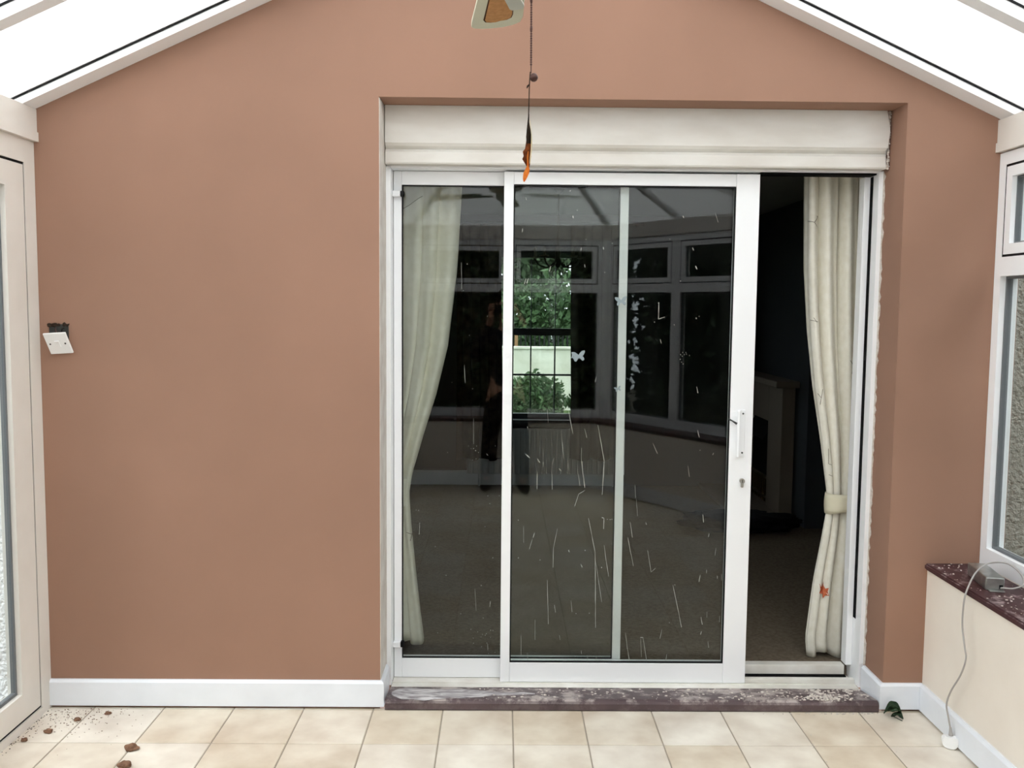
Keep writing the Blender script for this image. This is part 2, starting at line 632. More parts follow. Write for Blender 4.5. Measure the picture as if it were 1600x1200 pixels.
for j in range(-1, 15):
    y1 = Y_0 - j * TY
    y0 = y1 - TY
    y1 = min(y1, 0.0)
    for i in range(-8, 7):
        x0 = X_0 + i * TX
        x1 = x0 + TX
        x0c, x1c = max(x0, -1.84), min(x1, 1.742)
        if x1c - x0c < 0.02 or y1 - y0 < 0.012:
            continue
        cx, cy = (x0c + x1c) / 2, (y0 + y1) / 2
        if j >= 9 and not any(inside(px, py) for px in (x0c, cx, x1c) for py in (y0, cy, y1)):
            continue
        g = 0.0026
        key = (round(x1c - x0c, 4), round(y1 - y0, 4))
        if key not in tile_meshes:
            bm = bmesh.new()
            hx, hy = (x1c - x0c) / 2 - g, (y1 - y0) / 2 - g
            top = [(-hx + .002, -hy + .002), (hx - .002, -hy + .002), (hx - .002, hy - .002), (-hx + .002, hy - .002)]
            bot = [(-hx, -hy), (hx, -hy), (hx, hy), (-hx, hy)]
            lo = [bm.verts.new((p[0], p[1], 0)) for p in bot]
            mi = [bm.verts.new((p[0], p[1], 0.0075)) for p in bot]
            hi = [bm.verts.new((p[0], p[1], 0.009)) for p in top]
            bm.faces.new(lo[::-1])
            bm.faces.new(hi)
            for k in range(4):
                bm.faces.new((lo[k], lo[(k + 1) % 4], mi[(k + 1) % 4], mi[k]))
                bm.faces.new((mi[k], mi[(k + 1) % 4], hi[(k + 1) % 4], hi[k]))
            me = bpy.data.meshes.new('tile')
            bm.to_mesh(me)
            bm.free()
            me.materials.append(MATS['tile'])
            tile_meshes[key] = me
        o = bpy.data.objects.new('tile', tile_meshes[key])
        COL.objects.link(o)
        place(o, (cx, cy, -0.009), floor)

# ---------------------------------------------------------------- baseboards
def baseboard(name, pts, label):
    """runs along a plan polyline whose board side lies to the left of travel"""
    bm = bmesh.new()
    th = 0.017
    offs = []
    P = [Vector((p[0], p[1], 0)) for p in pts]
    for i, p in enumerate(P):
        if i == 0:
            d = (P[1] - P[0]).normalized()
            offs.append(p + Vector((-d.y, d.x, 0)) * th)
        elif i == len(P) - 1:
            d = (P[-1] - P[-2]).normalized()
            offs.append(p + Vector((-d.y, d.x, 0)) * th)
        else:
            d0 = (P[i] - P[i - 1]).normalized()
            d1 = (P[i + 1] - P[i]).normalized()
            n0 = Vector((-d0.y, d0.x, 0))
            n1 = Vector((-d1.y, d1.x, 0))
            bis = (n0 + n1).normalized()
            offs.append(p + bis * (th / bis.dot(n0)))
    prof = lambda a, b: [(a.x, a.y, 0.011), (b.x, b.y, 0.011), (b.x, b.y, 0.108), (b.x + (a.x - b.x) * .45, b.y + (a.y - b.y) * .45, 0.118), (a.x, a.y, 0.118)]
    loops = [[bm.verts.new(q) for q in prof(P[i], offs[i])] for i in range(len(P))]
    for i in range(len(P) - 1):
        for k in range(5):
            bm.faces.new((loops[i][k], loops[i][(k + 1) % 5], loops[i + 1][(k + 1) % 5], loops[i + 1][k]))
    bm.faces.new(loops[0][::-1])
    bm.faces.new(loops[-1])
    o = link(name, bm, 'white_gloss')
    tag(o, label, 'baseboard', kind='structure')
    return o


DW = offset_plan(0.21)
baseboard('baseboard_back_left', [(OX0, 0.17), (OX0, 0.0), (-1.832, 0.0)], 'long white baseboard left of the patio door')
baseboard('baseboard_back_right', [(1.738, 0.0), (OX1, 0.0), (OX1, 0.185)], 'short white baseboard turning into the right door reveal')
baseboard('baseboard_right', [(DW[1][0], DW[1][1]), (1.74, -0.018)], 'white baseboard along the cream dwarf wall on the right')
baseboard('baseboard_bay', [DW[4], DW[3], DW[2], DW[1]], 'white baseboard around the bay end')

# ---------------------------------------------------------------- dwarf walls and sills
O0 = offset_plan(-0.08)
I1 = offset_plan(0.21)
S1 = offset_plan(0.224)
S0 = offset_plan(-0.0)


def quad_wall(name, i, z0, z1, outer, inn, material, label=None, cut=None, bevel=0.0, cat='wall'):
    a, b, c, d = outer[i], outer[i + 1], inn[i + 1], inn[i]
    if cut is not None:       # stop a left-hand run where the doors begin
        b = (b[0], cut)
        c = (c[0], cut)
    bm = bmesh.new()
    poly_prism(bm, [a, b, c, d], z0, z1)
    if bevel:
        bmesh.ops.bevel(bm, geom=bm.edges[:], offset=bevel, segments=3, affect='EDGES')
    o = link(name, bm, material)
    if label:
        tag(o, label, cat, kind='structure')
    return o


YD = -1.80                    # far end of the French doors
names = ['right', 'bay_right', 'bay', 'bay_left', 'left']
labs = ['low cream painted dwarf wall under the right window', 'cream dwarf wall of the angled bay side near the right wall', 'cream dwarf wall across the bay end',
        'cream dwarf wall of the angled bay side near the glazed doors', 'cream dwarf wall beside the glazed doors']
for i in range(5):
    cut = YD if i == 4 else None
    quad_wall('wall_' + names[i], i, -0.12, 0.595, O0, I1, 'cream_paint', labs[i], cut)
sl = ['dusty dark red tiled window sill on the right', 'dark red sill of the angled bay side near the right wall', 'dark red sill across the bay end',
      'dark red sill of the angled bay side near the glazed doors', 'dark red sill beside the glazed doors']
for i in range(5):
    cut = YD if i == 4 else None
    o = quad_wall('window_sill', i, 0.5952, 0.621, S0, S1, 'sill_tile_dusty' if i == 0 else 'red_tile', None, cut, 0.006)
    tag(o, sl[i], 'sill')

# ---------------------------------------------------------------- windows
wn = [0]


def window_unit(sg, s0, s1, label):
    wn[0] += 1
    base = sg.P((s0 + s1) / 2, -0.035, 0.622)
    root = empty('window_%d' % wn[0], base)
    tag(root, label, 'window', kind='structure')
    P = sg.P
    z0, z1 = 0.622, 2.262
    bm = bmesh.new()
    ring_frame(bm, s0, s1, z0, z1, 0.048, -0.07, 0.0, P, bottom=0.075)
    link('frame', bm, 'upvc', root)
    sg.part('transom', s0 + 0.048, s1 - 0.048, -0.068, 0.004, 1.783, 1.857, 'upvc', root)
    # opening fanlight
    bm = bmesh.new()
    ring_frame(bm, s0 + 0.0485, s1 - 0.0485, 1.8575, z1 - 0.0485, 0.009, -0.05, -0.001, P)
    link('gasket', bm, 'gasket', root)
    bm = bmesh.new()
    ring_frame(bm, s0 + 0.058, s1 - 0.058, 1.867, z1 - 0.058, 0.040, -0.06, 0.001, P)
    fs = link('fanlight_sash', bm, 'upvc', root)
    bm = bmesh.new()
    ring_frame(bm, s0 + 0.098, s1 - 0.098, 1.907, z1 - 0.098, 0.007, -0.040, -0.018, P)
    link('spacer', bm, 'spacer', fs)
    sg.part('glass_pane', s0 + 0.098, s1 - 0.098, -0.034, -0.026, 1.907, z1 - 0.098, 'glass', fs)
    # fixed lower light
    bm = bmesh.new()
    ring_frame(bm, s0 + 0.0485, s1 - 0.0485, z0 + 0.0755, 1.7825, 0.010, -0.045, -0.022, P)
    link('spacer', bm, 'spacer', root)
    sg.part('glass_pane', s0 + 0.05, s1 - 0.05, -0.04, -0.030, z0 + 0.077, 1.781, 'glass', root)
    return root


SR = Seg(A_, B_)
SBR = Seg(B_, C_)
SB = Seg(C_, D_)
SBL = Seg(D_, E_)
SL = Seg(F_, E_)            # measured from the house wall outwards
pos = ['nearest the brown wall', 'second from the brown wall', 'third from the brown wall', 'fourth from the brown wall']
for k in range(4):
    window_unit(SR, 0.002 + k * 0.7285, 0.002 + (k + 1) * 0.7285 - 0.002, 'white framed window with fanlight in the right wall, ' + pos[k])
for k in range(2):
    L = SBR.len - 0.06
    window_unit(SBR, 0.03 + k * L / 2, 0.03 + (k + 1) * L / 2 - 0.002, 'white bay window with fanlight in the angled side by the right wall, ' + ('near half' if k == 0 else 'far half'))
for k in range(2):
    L = SB.len - 0.06
    window_unit(SB, 0.03 + k * L / 2, 0.03 + (k + 1) * L / 2 - 0.002, 'white bay window with fanlight behind the person, ' + ('right half of the bay end' if k == 0 else 'left half of the bay end'))
for k in range(2):
    L = SBL.len - 0.06
    window_unit(SBL, 0.03 + k * L / 2, 0.03 + (k + 1) * L / 2 - 0.002, 'white bay window with fanlight in the angled side by the glazed doors, ' + ('far half' if k == 0 else 'near half'))
for k in range(1):
    window_unit(SL, 1.803, 2.918, 'white window with fanlight in the left wall beyond the glazed doors')
# corner posts of the bay
for p, lb in ((B_, 'white corner post between right wall and bay'), (C_, 'white corner post at the right of the bay end'),
              (D_, 'white corner post at the left of the bay end'), (E_, 'white corner post between left wall and bay')):
    bm = bmesh.new()
    c = Vector((p[0], p[1], 0))
    lathe(bm, [(0.055, 0.622), (0.055, 2.262)], c, 8)
    o = link('trim_%d' % (5 + [B_, C_, D_, E_].index(p)), bm, 'upvc')
    tag(o, lb, 'post', kind='structure')

# ---------------------------------------------------------------- French doors on the left
P = SL.P
door1 = empty('door_1', P(0.9, -0.035, 0))
tag(door1, 'white glazed French doors in the left wall, shut', 'door', kind='structure')
SL.part('frame_jamb', 0.001, 0.082, -0.07, 0.0, 0.0, 2.266, 'upvc_dull', door1)
SL.part('frame_jamb', 1.72, 1.80, -0.07, 0.0, 0.0, 2.266, 'upvc_dull', door1)
SL.part('frame_head', 0.082, 1.72, -0.07, 0.0, 2.178, 2.266, 'upvc_dull', door1)
SL.part('threshold', 0.082, 1.72, -0.07, 0.004, 0.0, 0.034, 'upvc_dull', door1)
bm = bmesh.new()
ring_frame(bm, 0.0825, 1.7195, 0.0345, 2.1775, 0.010, -0.06, -0.003, P)
link('gasket', bm, 'gasket', door1)
for k, (a, b) in enumerate(((0.093, 0.897), (0.905, 1.709))):
    bm = bmesh.new()
    ring_frame(bm, a, b, 0.045, 2.167, 0.135, -0.055, 0.001, P, bottom=0.10, top=0.092)
    leaf = link('door_leaf', bm, 'upvc_dull', door1)
    bm = bmesh.new()
    ring_frame(bm, a + 0.1355, b - 0.1355, 0.1455, 2.0745, 0.012, -0.036, -0.018, P)
    link('spacer', bm, 'spacer', leaf)
    SL.part('glass_pane', a + 0.137, b - 0.137, -0.032, -0.022, 0.147, 2.073, 'glass', leaf)
    hx = b - 0.06 if k == 0 else a + 0.06
    bm = bmesh.new()
    SL.bx(bm, hx - 0.016, hx + 0.016, 0.0015, 0.014, 0.93, 1.15)
    s_ = -1 if k == 0 else 1
    SL.bx(bm, min(hx, hx + s_ * 0.11), max(hx, hx + s_ * 0.11), 0.040, 0.054, 1.075, 1.095)
    SL.bx(bm, hx - 0.009, hx + 0.009, 0.014, 0.054, 1.075, 1.095)
    link('handle', bm, 'white_gloss', leaf)

# ---------------------------------------------------------------- eaves beam all round
EO, EI, EL = offset_plan(-0.12), offset_plan(0.014), offset_plan(0.019)
bl = ['along the right wall', 'over the angled bay side near the right wall', 'across the bay end', 'over the angled bay side near the glazed doors', 'above the glazed doors on the left']
for i in range(5):
    root = empty('trim_%d' % (9 + i), ((EO[i][0] + EI[i + 1][0]) / 2, (EO[i][1] + EI[i + 1][1]) / 2, 2.266))
    tag(root, 'white boxed eaves beam ' + bl[i], 'beam', kind='structure')
    bm = bmesh.new()
    poly_prism(bm, [EO[i], EO[i + 1], EI[i + 1], EI[i]], 2.3035, 2.392)
    link('beam_cladding', bm, 'upvc_dull', root)
    bm = bmesh.new()
    poly_prism(bm, [EO[i], EO[i + 1], EL[i + 1], EL[i]], 2.267, 2.303)
    link('beam_lip', bm, 'upvc_dull', root)

# ---------------------------------------------------------------- roof
RX, RZ, SLP = 0.065, 3.255, 0.4575
RE = Vector((RX, -2.92, RZ))


def zb(x):
    return RZ - SLP * abs(x - RX)


ceiling = empty('ceiling', (RX, -2.0, 2.39))
tag(ceiling, 'opal polycarbonate conservatory roof on white glazing bars', 'roof', kind='structure')
XL, XR = -1.99, 2.12
bm = bmesh.new()
cube(bm, RX - 0.05, RX + 0.05, -2.95, -0.002, RZ - 0.06, RZ + 0.10)
link('ridge_beam', bm, 'upvc', ceiling)
bars = [0.0, -0.70, -1.40, -2.10, -2.92]
for side, xe in ((-1, XL), (1, XR)):
    x_in = RX + side * 0.05
    for k, yb in enumerate(bars):
        bh = 0.028 if k == 0 else 0.040
        y0, y1 = (yb - 0.100, yb - 0.001) if k == 0 else (yb - 0.032, yb + 0.032)
        xw = xe if k == 0 else xe
        xo = -1.945 if (k == 0 and side < 0) else (2.045 if k == 0 else xe)
        bm = bmesh.new()
        hexa(bm, [(x_in, y0, zb(x_in)), (x_in, y1, zb(x_in)), (x_in, y1, zb(x_in) + bh), (x_in, y0, zb(x_in) + bh)],
             [(xo, y0, zb(xo)), (xo, y1, zb(xo)), (xo, y1, zb(xo) + bh), (xo, y0, zb(xo) + bh)])
        link('glazing_bar', bm, 'upvc', ceiling)
        # black rubber seals between bar and sheet
        bm = bmesh.new()
        for (a, b) in (((y0 - 0.006, y0 + 0.004),) if k == 0 else ((y0 - 0.006, y0 + 0.004), (y1 - 0.004, y1 + 0.006))):
            g0, g1 = bh + 0.0005, bh + 0.0065
            hexa(bm, [(x_in, a, zb(x_in) + g0), (x_in, b, zb(x_in) + g0), (x_in, b, zb(x_in) + g1), (x_in, a, zb(x_in) + g1)],
                 [(xo, a, zb(xo) + g0), (xo, b, zb(xo) + g0), (xo, b, zb(xo) + g1), (xo, a, zb(xo) + g1)])
        link('rubber_seal', bm, 'gasket', ceiling)
        if k == 0:
            bm = bmesh.new()
            hexa(bm, [(x_in, y0 - 0.012, zb(x_in) + 0.035), (x_in, y1, zb(x_in) + 0.035), (x_in, y1, zb(x_in) + 0.050), (x_in, y0 - 0.012, zb(x_in) + 0.050)],
                 [(xo, y0 - 0.012, zb(xo) + 0.035), (xo, y1, zb(xo) + 0.035), (xo, y1, zb(xo) + 0.050), (xo, y0 - 0.012, zb(xo) + 0.050)])
            link('capping_strip', bm, 'upvc', ceiling)
    for k in range(4):
        y0, y1 = bars[k + 1], bars[k] - (0.001 if k == 0 else 0)
        xo = -1.945 if (side < 0) else 2.045
        lo = [(x_in, y0, zb(x_in) + 0.0505), (x_in, y1, zb(x_in) + 0.0505), (xo, y1, zb(xo) + 0.0505), (xo, y0, zb(xo) + 0.0505)]
        hi = [(p[0], p[1], p[2] + 0.012) for p in lo]
        bm = bmesh.new()
        hexa(bm, lo, hi)
        link('polycarbonate_sheet', bm, 'polycarbonate_side', ceiling)
# hipped bay end
pts = [B_, ((B_[0] + C_[0]) / 2, (B_[1] + C_[1]) / 2), C_, ((C_[0] + D_[0]) / 2, C_[1]), D_, ((D_[0] + E_[0]) / 2, (D_[1] + E_[1]) / 2), E_]
ev = []
for p in pts:
    e = Vector((p[0], p[1], 2.393))
    ev.append(RE + (e - RE) * 1.06)
for i in range(6):
    lo = [RE + Vector((0, 0, .0505)), ev[i] + Vector((0, 0, .0505)), ev[i + 1] + Vector((0, 0, .0505))]
    bm = bmesh.new()
    hexa(bm, [tuple(p) for p in lo], [(p.x, p.y, p.z + 0.012) for p in lo])
    link('polycarbonate_sheet', bm, 'polycarbonate_bay', ceiling)
for i in range(1, 6):
    d = (ev[i] - RE)
    sd = Vector((-d.y, d.x, 0)).normalized() * 0.03
    a, b = RE + d * 0.03, ev[i]
    bm = bmesh.new()
    hexa(bm, [tuple(a - sd), tuple(a + sd), tuple(a + sd + Vector((0, 0, .04))), tuple(a - sd + Vector((0, 0, .04)))],
         [tuple(b - sd), tuple(b + sd), tuple(b + sd + Vector((0, 0, .04))), tuple(b - sd + Vector((0, 0, .04)))])
    link('glazing_bar', bm, 'upvc', ceiling)

# ---------------------------------------------------------------- patio door: outer frame with the fixed panel
door2 = empty('door_2', (0.54, 0.27, 0.0))
tag(door2, 'white patio door frame with fixed left glass panel', 'door', kind='structure')
box('frame_jamb', OX0 + 0.001, -0.468, 0.200, 0.345, 0.012, 2.221, 'upvc', door2, 0.002)
box('frame_jamb', 1.5555, OX1 - 0.001, 0.200, 0.345, 0.012, 2.221, 'upvc', door2, 0.002)
box('frame_head', -0.4675, 1.555, 0.206, 0.345, 2.2145, 2.2215, 'upvc', door2)
box('head_recess_shade', 1.072, 1.5548, 0.225, 0.30, 2.2080, 2.2140, 'door_gap_shade', door2)  # solid dark strip standing for the shade in the head recess
box('slot_shade', 1.5530, 1.5548, 0.256, 0.2835, 0.30, 2.205, 'door_gap_shade', door2)  # thin black strip painted in where the slot lies in shade
box('inner_jamb', 1.528, 1.5550, 0.284, 0.340, 0.080, 2.207, 'upvc', door2, 0.002)
bm = bmesh.new()
cube(bm, -0.4675, 1.5550, 0.186, 0.34, 0.001, 0.0125, 0.001)
cube(bm, -0.4675, 1.5550, 0.225, 0.232, 0.0125, 0.0155)
cube(bm, 1.072, 1.5550, 0.236, 0.262, 0.0125, 0.034, 0.002)
cube(bm, 0.54, 1.5270, 0.292, 0.338, 0.0125, 0.076, 0.002)
thr = link('threshold_track', bm, 'track_metal', door2)
box('groove_shade', 0.56, 1.5270, 0.266, 0.290, 0.0130, 0.036, 'door_gap_shade', thr)  # black bar in place of the shaded groove between the rails
FX0, FX1 = -0.466, 0.530
fp = empty('fixed_panel', ((FX0 + FX1) / 2, 0.30, 0.014), door2)
box('stile', FX0, -0.432, 0.285, 0.330, 0.014, 2.2125, 'upvc', fp, 0.002)
box('stile', 0.494, FX1, 0.285, 0.330, 0.014, 2.2125, 'upvc', fp, 0.002)
box('rail', -0.4315, 0.4935, 0.285, 0.330, 2.155, 2.2125, 'upvc', fp, 0.002)
box('rail', -0.4315, 0.4935, 0.285, 0.330, 0.014, 0.100, 'upvc', fp, 0.002)
bm = bmesh.new()
ring_frame(bm, -0.4315, 0.4935, 0.1005, 2.1545, 0.005, 0.288, 0.296, lambda s, n, z: Vector((s, n, z)))
link('gasket', bm, 'gasket', fp)
gf = box('glass_pane', -0.4312, 0.4932, 0.297, 0.312, 0.1008, 2.1542, 'glass_door', fp)
for zc in (2.115, 0.170):
    bm = bmesh.new()
    cube(bm, -0.468, -0.436, 0.255, 0.2845, zc - 0.012, zc + 0.012, 0.003)
    b_ = link('door_buffer', bm, 'upvc', door2)
    box('rubber_tip', -0.4355, -0.420, 0.258, 0.2840, zc - 0.012, zc + 0.012, 'gasket', b_, 0.003)

# ---------------------------------------------------------------- patio door: the sliding panel
door3 = empty('door_3', (0.537, 0.25, 0.016))
tag(door3, 'white framed sliding glass door panel pushed part way open, paint-splashed', 'door', kind='structure')
box('stile', 0.001, 0.041, 0.230, 0.278, 0.0165, 2.2065, 'upvc', door3, 0.002)
st = box('stile', 0.972, 1.070, 0.230, 0.278, 0.0165, 2.2065, 'upvc', door3, 0.002)
box('rail', 0.0415, 0.9715, 0.2305, 0.278, 2.1550, 2.2060, 'upvc', door3, 0.002)
box('rail', 0.0415, 0.9715, 0.2305, 0.278, 0.0165, 0.1035, 'upvc', door3, 0.002)
bm = bmesh.new()
ring_frame(bm, 0.0415, 0.9715, 0.1040, 2.1545, 0.005, 0.233, 0.2440, lambda s, n, z: Vector((s, n, z)))
link('gasket', bm, 'gasket', door3)
gs = box('glass_pane', 0.0418, 0.9712, 0.2452, 0.262, 0.1042, 2.1542, 'glass_door', door3)
# pull handle
hd = empty('handle', (1.020, 0.222, 1.018), door3)
bm = bmesh.new()
cube(bm, 1.0125, 1.036, 0.2235, 0.2295, 1.016, 1.218, 0.002)
link('back_plate', bm, 'upvc', hd)
bm = bmesh.new()
hexa(bm, [(0.996, 0.196, 1.020), (1.004, 0.190, 1.020), (1.0135, 0.2235, 1.020), (1.006, 0.2295, 1.020)],
     [(0.996, 0.196, 1.214), (1.004, 0.190, 1.214), (1.0135, 0.2235, 1.214), (1.006, 0.2295, 1.214)])
link('grip', bm, 'upvc', hd)
bm = bmesh.new()
tube(bm, [(0.965, 0.226, 1.178), (0.978, 0.214, 1.172), (0.996, 0.205, 1.160)], [0.004, 0.003, 0.005], 8)
link('lever', bm, 'dark_metal', hd)
for zc in (1.202, 1.034):
    bm = bmesh.new()
    bmesh.ops.create_cone(bm, cap_ends=True, segments=10, radius1=0.004, radius2=0.004, depth=0.002,
                          matrix=Matrix.Translation((1.026, 0.2225, zc)) @ Matrix.Rotation(PI / 2, 4, 'X'))
    link('screw', bm, 'dark_metal', hd)
# euro cylinder lock
bm = bmesh.new()
r = bmesh.ops.create_cone(bm, cap_ends=True, segments=20, radius1=0.011, radius2=0.0105, depth=0.014,
                          matrix=Matrix.Translation((1.030, 0.223, 0.912)) @ Matrix.Rotation(PI / 2, 4, 'X'))
cube(bm, 1.0245, 1.0355, 0.2165, 0.2295, 0.884, 0.908, 0.003)
lk = link('lock_cylinder', bm, 'steel', door3)
box('keyhole', 1.0288, 1.0312, 0.2150, 0.2160, 0.905, 0.918, 'soot_black', lk)

# ---------------------------------------------------------------- the living room beyond the door
LX0, LX1, LY0, LY1, LZ = -2.6, 2.62, 0.36, 4.6, 2.46
LF = 0.045


def structure(o, label, cat):
    return tag(o, label, cat, kind='structure')


structure(box('floor_living_room', LX0, LX1, LY0 - 0.02, LY1, -0.12, LF, 'carpet'), 'beige carpet of the dark room beyond the patio door', 'floor')
structure(box('ceiling_living_room', LX0 - 0.1, LX1 + 0.1, LY0 + 0.001, LY1 + 0.2, LZ, LZ + 0.1, 'living_ceiling'), 'pale ceiling of the dark room beyond the patio door', 'ceiling')
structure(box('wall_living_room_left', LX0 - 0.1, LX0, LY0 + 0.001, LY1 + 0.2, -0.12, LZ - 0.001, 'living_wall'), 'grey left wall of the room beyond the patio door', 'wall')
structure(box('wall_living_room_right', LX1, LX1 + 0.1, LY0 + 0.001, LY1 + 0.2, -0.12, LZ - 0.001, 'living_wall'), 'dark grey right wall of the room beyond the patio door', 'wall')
WX0, WX1, WZ0, WZ1 = -0.40, 1.02, 0.64, 2.13
bm = bmesh.new()
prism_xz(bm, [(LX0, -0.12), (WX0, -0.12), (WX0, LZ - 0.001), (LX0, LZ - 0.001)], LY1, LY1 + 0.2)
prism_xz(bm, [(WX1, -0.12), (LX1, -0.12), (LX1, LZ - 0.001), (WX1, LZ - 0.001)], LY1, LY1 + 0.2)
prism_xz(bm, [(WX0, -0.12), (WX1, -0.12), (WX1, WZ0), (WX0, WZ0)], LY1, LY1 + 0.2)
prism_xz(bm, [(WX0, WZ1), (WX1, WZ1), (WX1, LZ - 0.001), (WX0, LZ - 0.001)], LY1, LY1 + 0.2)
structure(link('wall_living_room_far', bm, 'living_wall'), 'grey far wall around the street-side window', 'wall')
structure(box('baseboard_living_room_right', LX1 - 0.018, LX1 - 0.001, LY0 + 0.02, 2.98, LF, LF + 0.13, 'white_gloss'), 'white baseboard by the alcove in the dark room', 'baseboard')
structure(box('baseboard_living_room_far', -2.58, 1.05, LY1 - 0.018, LY1 - 0.001, LF, LF + 0.13, 'white_gloss'), 'white baseboard under the street-side window', 'baseboard')

# street-side window with dark glazing bars
fw_ = empty('window_20', ((WX0 + WX1) / 2, LY1 + 0.1, WZ0))
structure(fw_, 'far window with dark glazing bars looking on to garden wall and trees', 'window')
Pf = lambda s, n, z: Vector((s, LY1 + 0.12 - n, z))
bm = bmesh.new()
ring_frame(bm, WX0 + 0.001, WX1 - 0.001, WZ0 + 0.001, WZ1 - 0.001, 0.045, 0.0, 0.06, Pf)
link('frame', bm, 'window_bar', fw_)
box('transom', WX0 + 0.047, WX1 - 0.047, LY1 + 0.062, LY1 + 0.118, 1.392, 1.456, 'window_bar', fw_)
for xb in (-0.18, 0.038, 0.255, 0.472, 0.689):
    box('glazing_bar', xb - 0.006, xb + 0.006, LY1 + 0.080, LY1 + 0.110, WZ0 + 0.047, 1.391, 'window_bar', fw_)
    box('glazing_bar', xb - 0.004, xb + 0.004, LY1 + 0.085, LY1 + 0.108, 1.457, WZ1 - 0.047, 'window_bar', fw_)
box('glazing_bar', WX0 + 0.047, WX1 - 0.047, LY1 + 0.082, LY1 + 0.108, 1.028, 1.044, 'window_bar', fw_)
box('glass_pane', WX0 + 0.045, WX1 - 0.045, LY1 + 0.095, LY1 + 0.099, WZ0 + 0.045, WZ1 - 0.045, 'glass_house', fw_)
box('inner_sill', WX0 - 0.03, WX1 + 0.03, LY1 - 0.06, LY1 - 0.001, WZ0 - 0.03, WZ0, 'window_bar', fw_)

# radiator added to give the pale smear of light under it
rd = empty('radiator', (0.38, LY1 - 0.06, 0.16))
tag(rd, 'pale panel radiator added as the light smear under the far window', 'radiator')
bm = bmesh.new()
for i in range(30):
    x = -0.30 + i * 0.0466
    cube(bm, x, x + 0.036, LY1 - 0.082, LY1 - 0.068, 0.16, 0.56, 0.005)
cube(bm, -0.31, 1.10, LY1 - 0.072, LY1 - 0.045, 0.155, 0.565)
link('panel', bm, 'radiator_white', rd)
for x in (-0.2, 1.0):
    bm = bmesh.new()
    tube(bm, [(x, LY1 - 0.058, LF), (x, LY1 - 0.058, 0.1545)], 0.009, 8)
    link('pipe', bm, 'radiator_white', rd)

# ---------------------------------------------------------------- drapery
def curtain(name, edges, yc, amp, folds, material, label, cat='curtain', seed=1, nz=70, nu=110, gather=None):
    """edges: (z, left x, right x) from top to bottom"""
    rnd = random.Random(seed)
    ph = [rnd.uniform(0, 6.28) for _ in range(6)]
    zs = [e[0] for e in edges][::-1]
    xl = [e[1] for e in edges][::-1]
    xr = [e[2] for e in edges][::-1]
    V, F = [], []
    for i in range(nz + 1):
        z = zs[-1] + (zs[0] - zs[-1]) * i / nz
        a = np.interp(z, zs, xl)
        b = np.interp(z, zs, xr)
        wd = b - a
        for k in range(nu + 1):
            u = k / nu
            uu = u + 0.018 * math.sin(2 * PI * 2.3 * u + ph[0] + z * 0.7)
            f = math.sin(2 * PI * folds * uu + ph[1]) + 0.35 * math.sin(2 * PI * folds * 2.1 * uu + ph[2] + z * 1.6) + 0.22 * math.sin(2 * PI * folds * 0.45 * u + ph[3])
            am = amp * (0.75 + 0.25 * math.sin(z * 2.0 + ph[4]))
            y = yc + am * f * 0.75
            x = a + wd * u + 0.012 * math.cos(2 * PI * folds * uu + ph[1]) * (1 if 0.03 < u < 0.97 else 0)
            if gather is not None:
                g = math.exp(-((z - gather) / 0.10) ** 2)
                y = yc + (y - yc) * (1 - 0.45 * g)
            zz = z + (0.012 * math.sin(2 * PI * folds * 0.5 * u + ph[5]) if i > nz - 3 else 0)
            V.append((x, y, zz))
    for i in range(nz):
        for k in range(nu):
            p = i * (nu + 1) + k
            F.append((p, p + 1, p + nu + 2, p + nu + 1))
    top = edges[0][0]
    org = (np.mean([v[0] for v in V]), yc, edges[-1][0])
    o = empty(name, org)
    tag(o, label, cat)
    c = fmesh('drape', V, F, material, o, org, smooth=True)
    md = c.modifiers.new('cloth_thickness', 'SOLIDIFY')
    md.thickness = 0.0025
    surf = lambda z, u: V[min(nz, max(0, int(round((z - zs[-1]) / (zs[0] - zs[-1]) * nz)))) * (nu + 1) + int(round(u * nu))]
    return o, V, nu, nz, zs, xl, xr


def tieback(root, x0, x1, y, z0, z1, h, dep, material):
    """soft band wrapped round a gathered curtain, rising from x0 to x1"""
    n = 40
    V, F = [], []
    for i in range(n):
        a = 2 * PI * i / n
        t = 0.5 + 0.5 * math.cos(a)
        cx = x0 + (x1 - x0) * t
        cz = z0 + (z1 - z0) * t ** 1.5
        hh = h * (1 - 0.45 * t)
        yy = y - dep * math.sin(a)
        for j in range(6):
            w_ = j / 5
            bulge = 0.004 * math.sin(PI * w_)
            V.append((cx + math.cos(a) * bulge, yy - math.sin(a) * bulge, cz + hh * (w_ - 0.5)))
    for i in range(n):
        for j in range(5):
            p, q = i * 6 + j, ((i + 1) % n) * 6 + j
            F.append((p, q, q + 1, p + 1))
    o = fmesh('tieback', V, F, material, root, ((x0 + x1) / 2, y, (z0 + z1) / 2), smooth=True)
    md = o.modifiers.new('cloth_thickness', 'SOLIDIFY')
    md.thickness = 0.004
    return o


def surf_pt(C, z, x, off=0.006):
    """point just in front of the drape at a height and an x"""
    o, V, nu, nz, zs, xl, xr = C
    i = int(round((z - zs[-1]) / (zs[0] - zs[-1]) * nz))
    i = max(0, min(nz, i))
    row = V[i * (nu + 1):(i + 1) * (nu + 1)]
    ys = [p[1] for p in row if abs(p[0] - x) < 0.010]
    y = min(ys) if ys else min(row, key=lambda p: abs(p[0] - x))[1]
    return (x, y - off, z)


def twig(C, pts, r=0.0013):
    bm = bmesh.new()
    for run in pts:
        fine = []
        for a, b in zip(run[:-1], run[1:]):
            for k in range(6):
                t = k / 6
                fine.append(surf_pt(C, a[1] + (b[1] - a[1]) * t, a[0] + (b[0] - a[0]) * t, 0.0025))
        fine.append(surf_pt(C, run[-1][1], run[-1][0], 0.0025))
        tube(bm, fine, r, 4)
    return link('printed_twig', bm, 'twig_print', C[0])


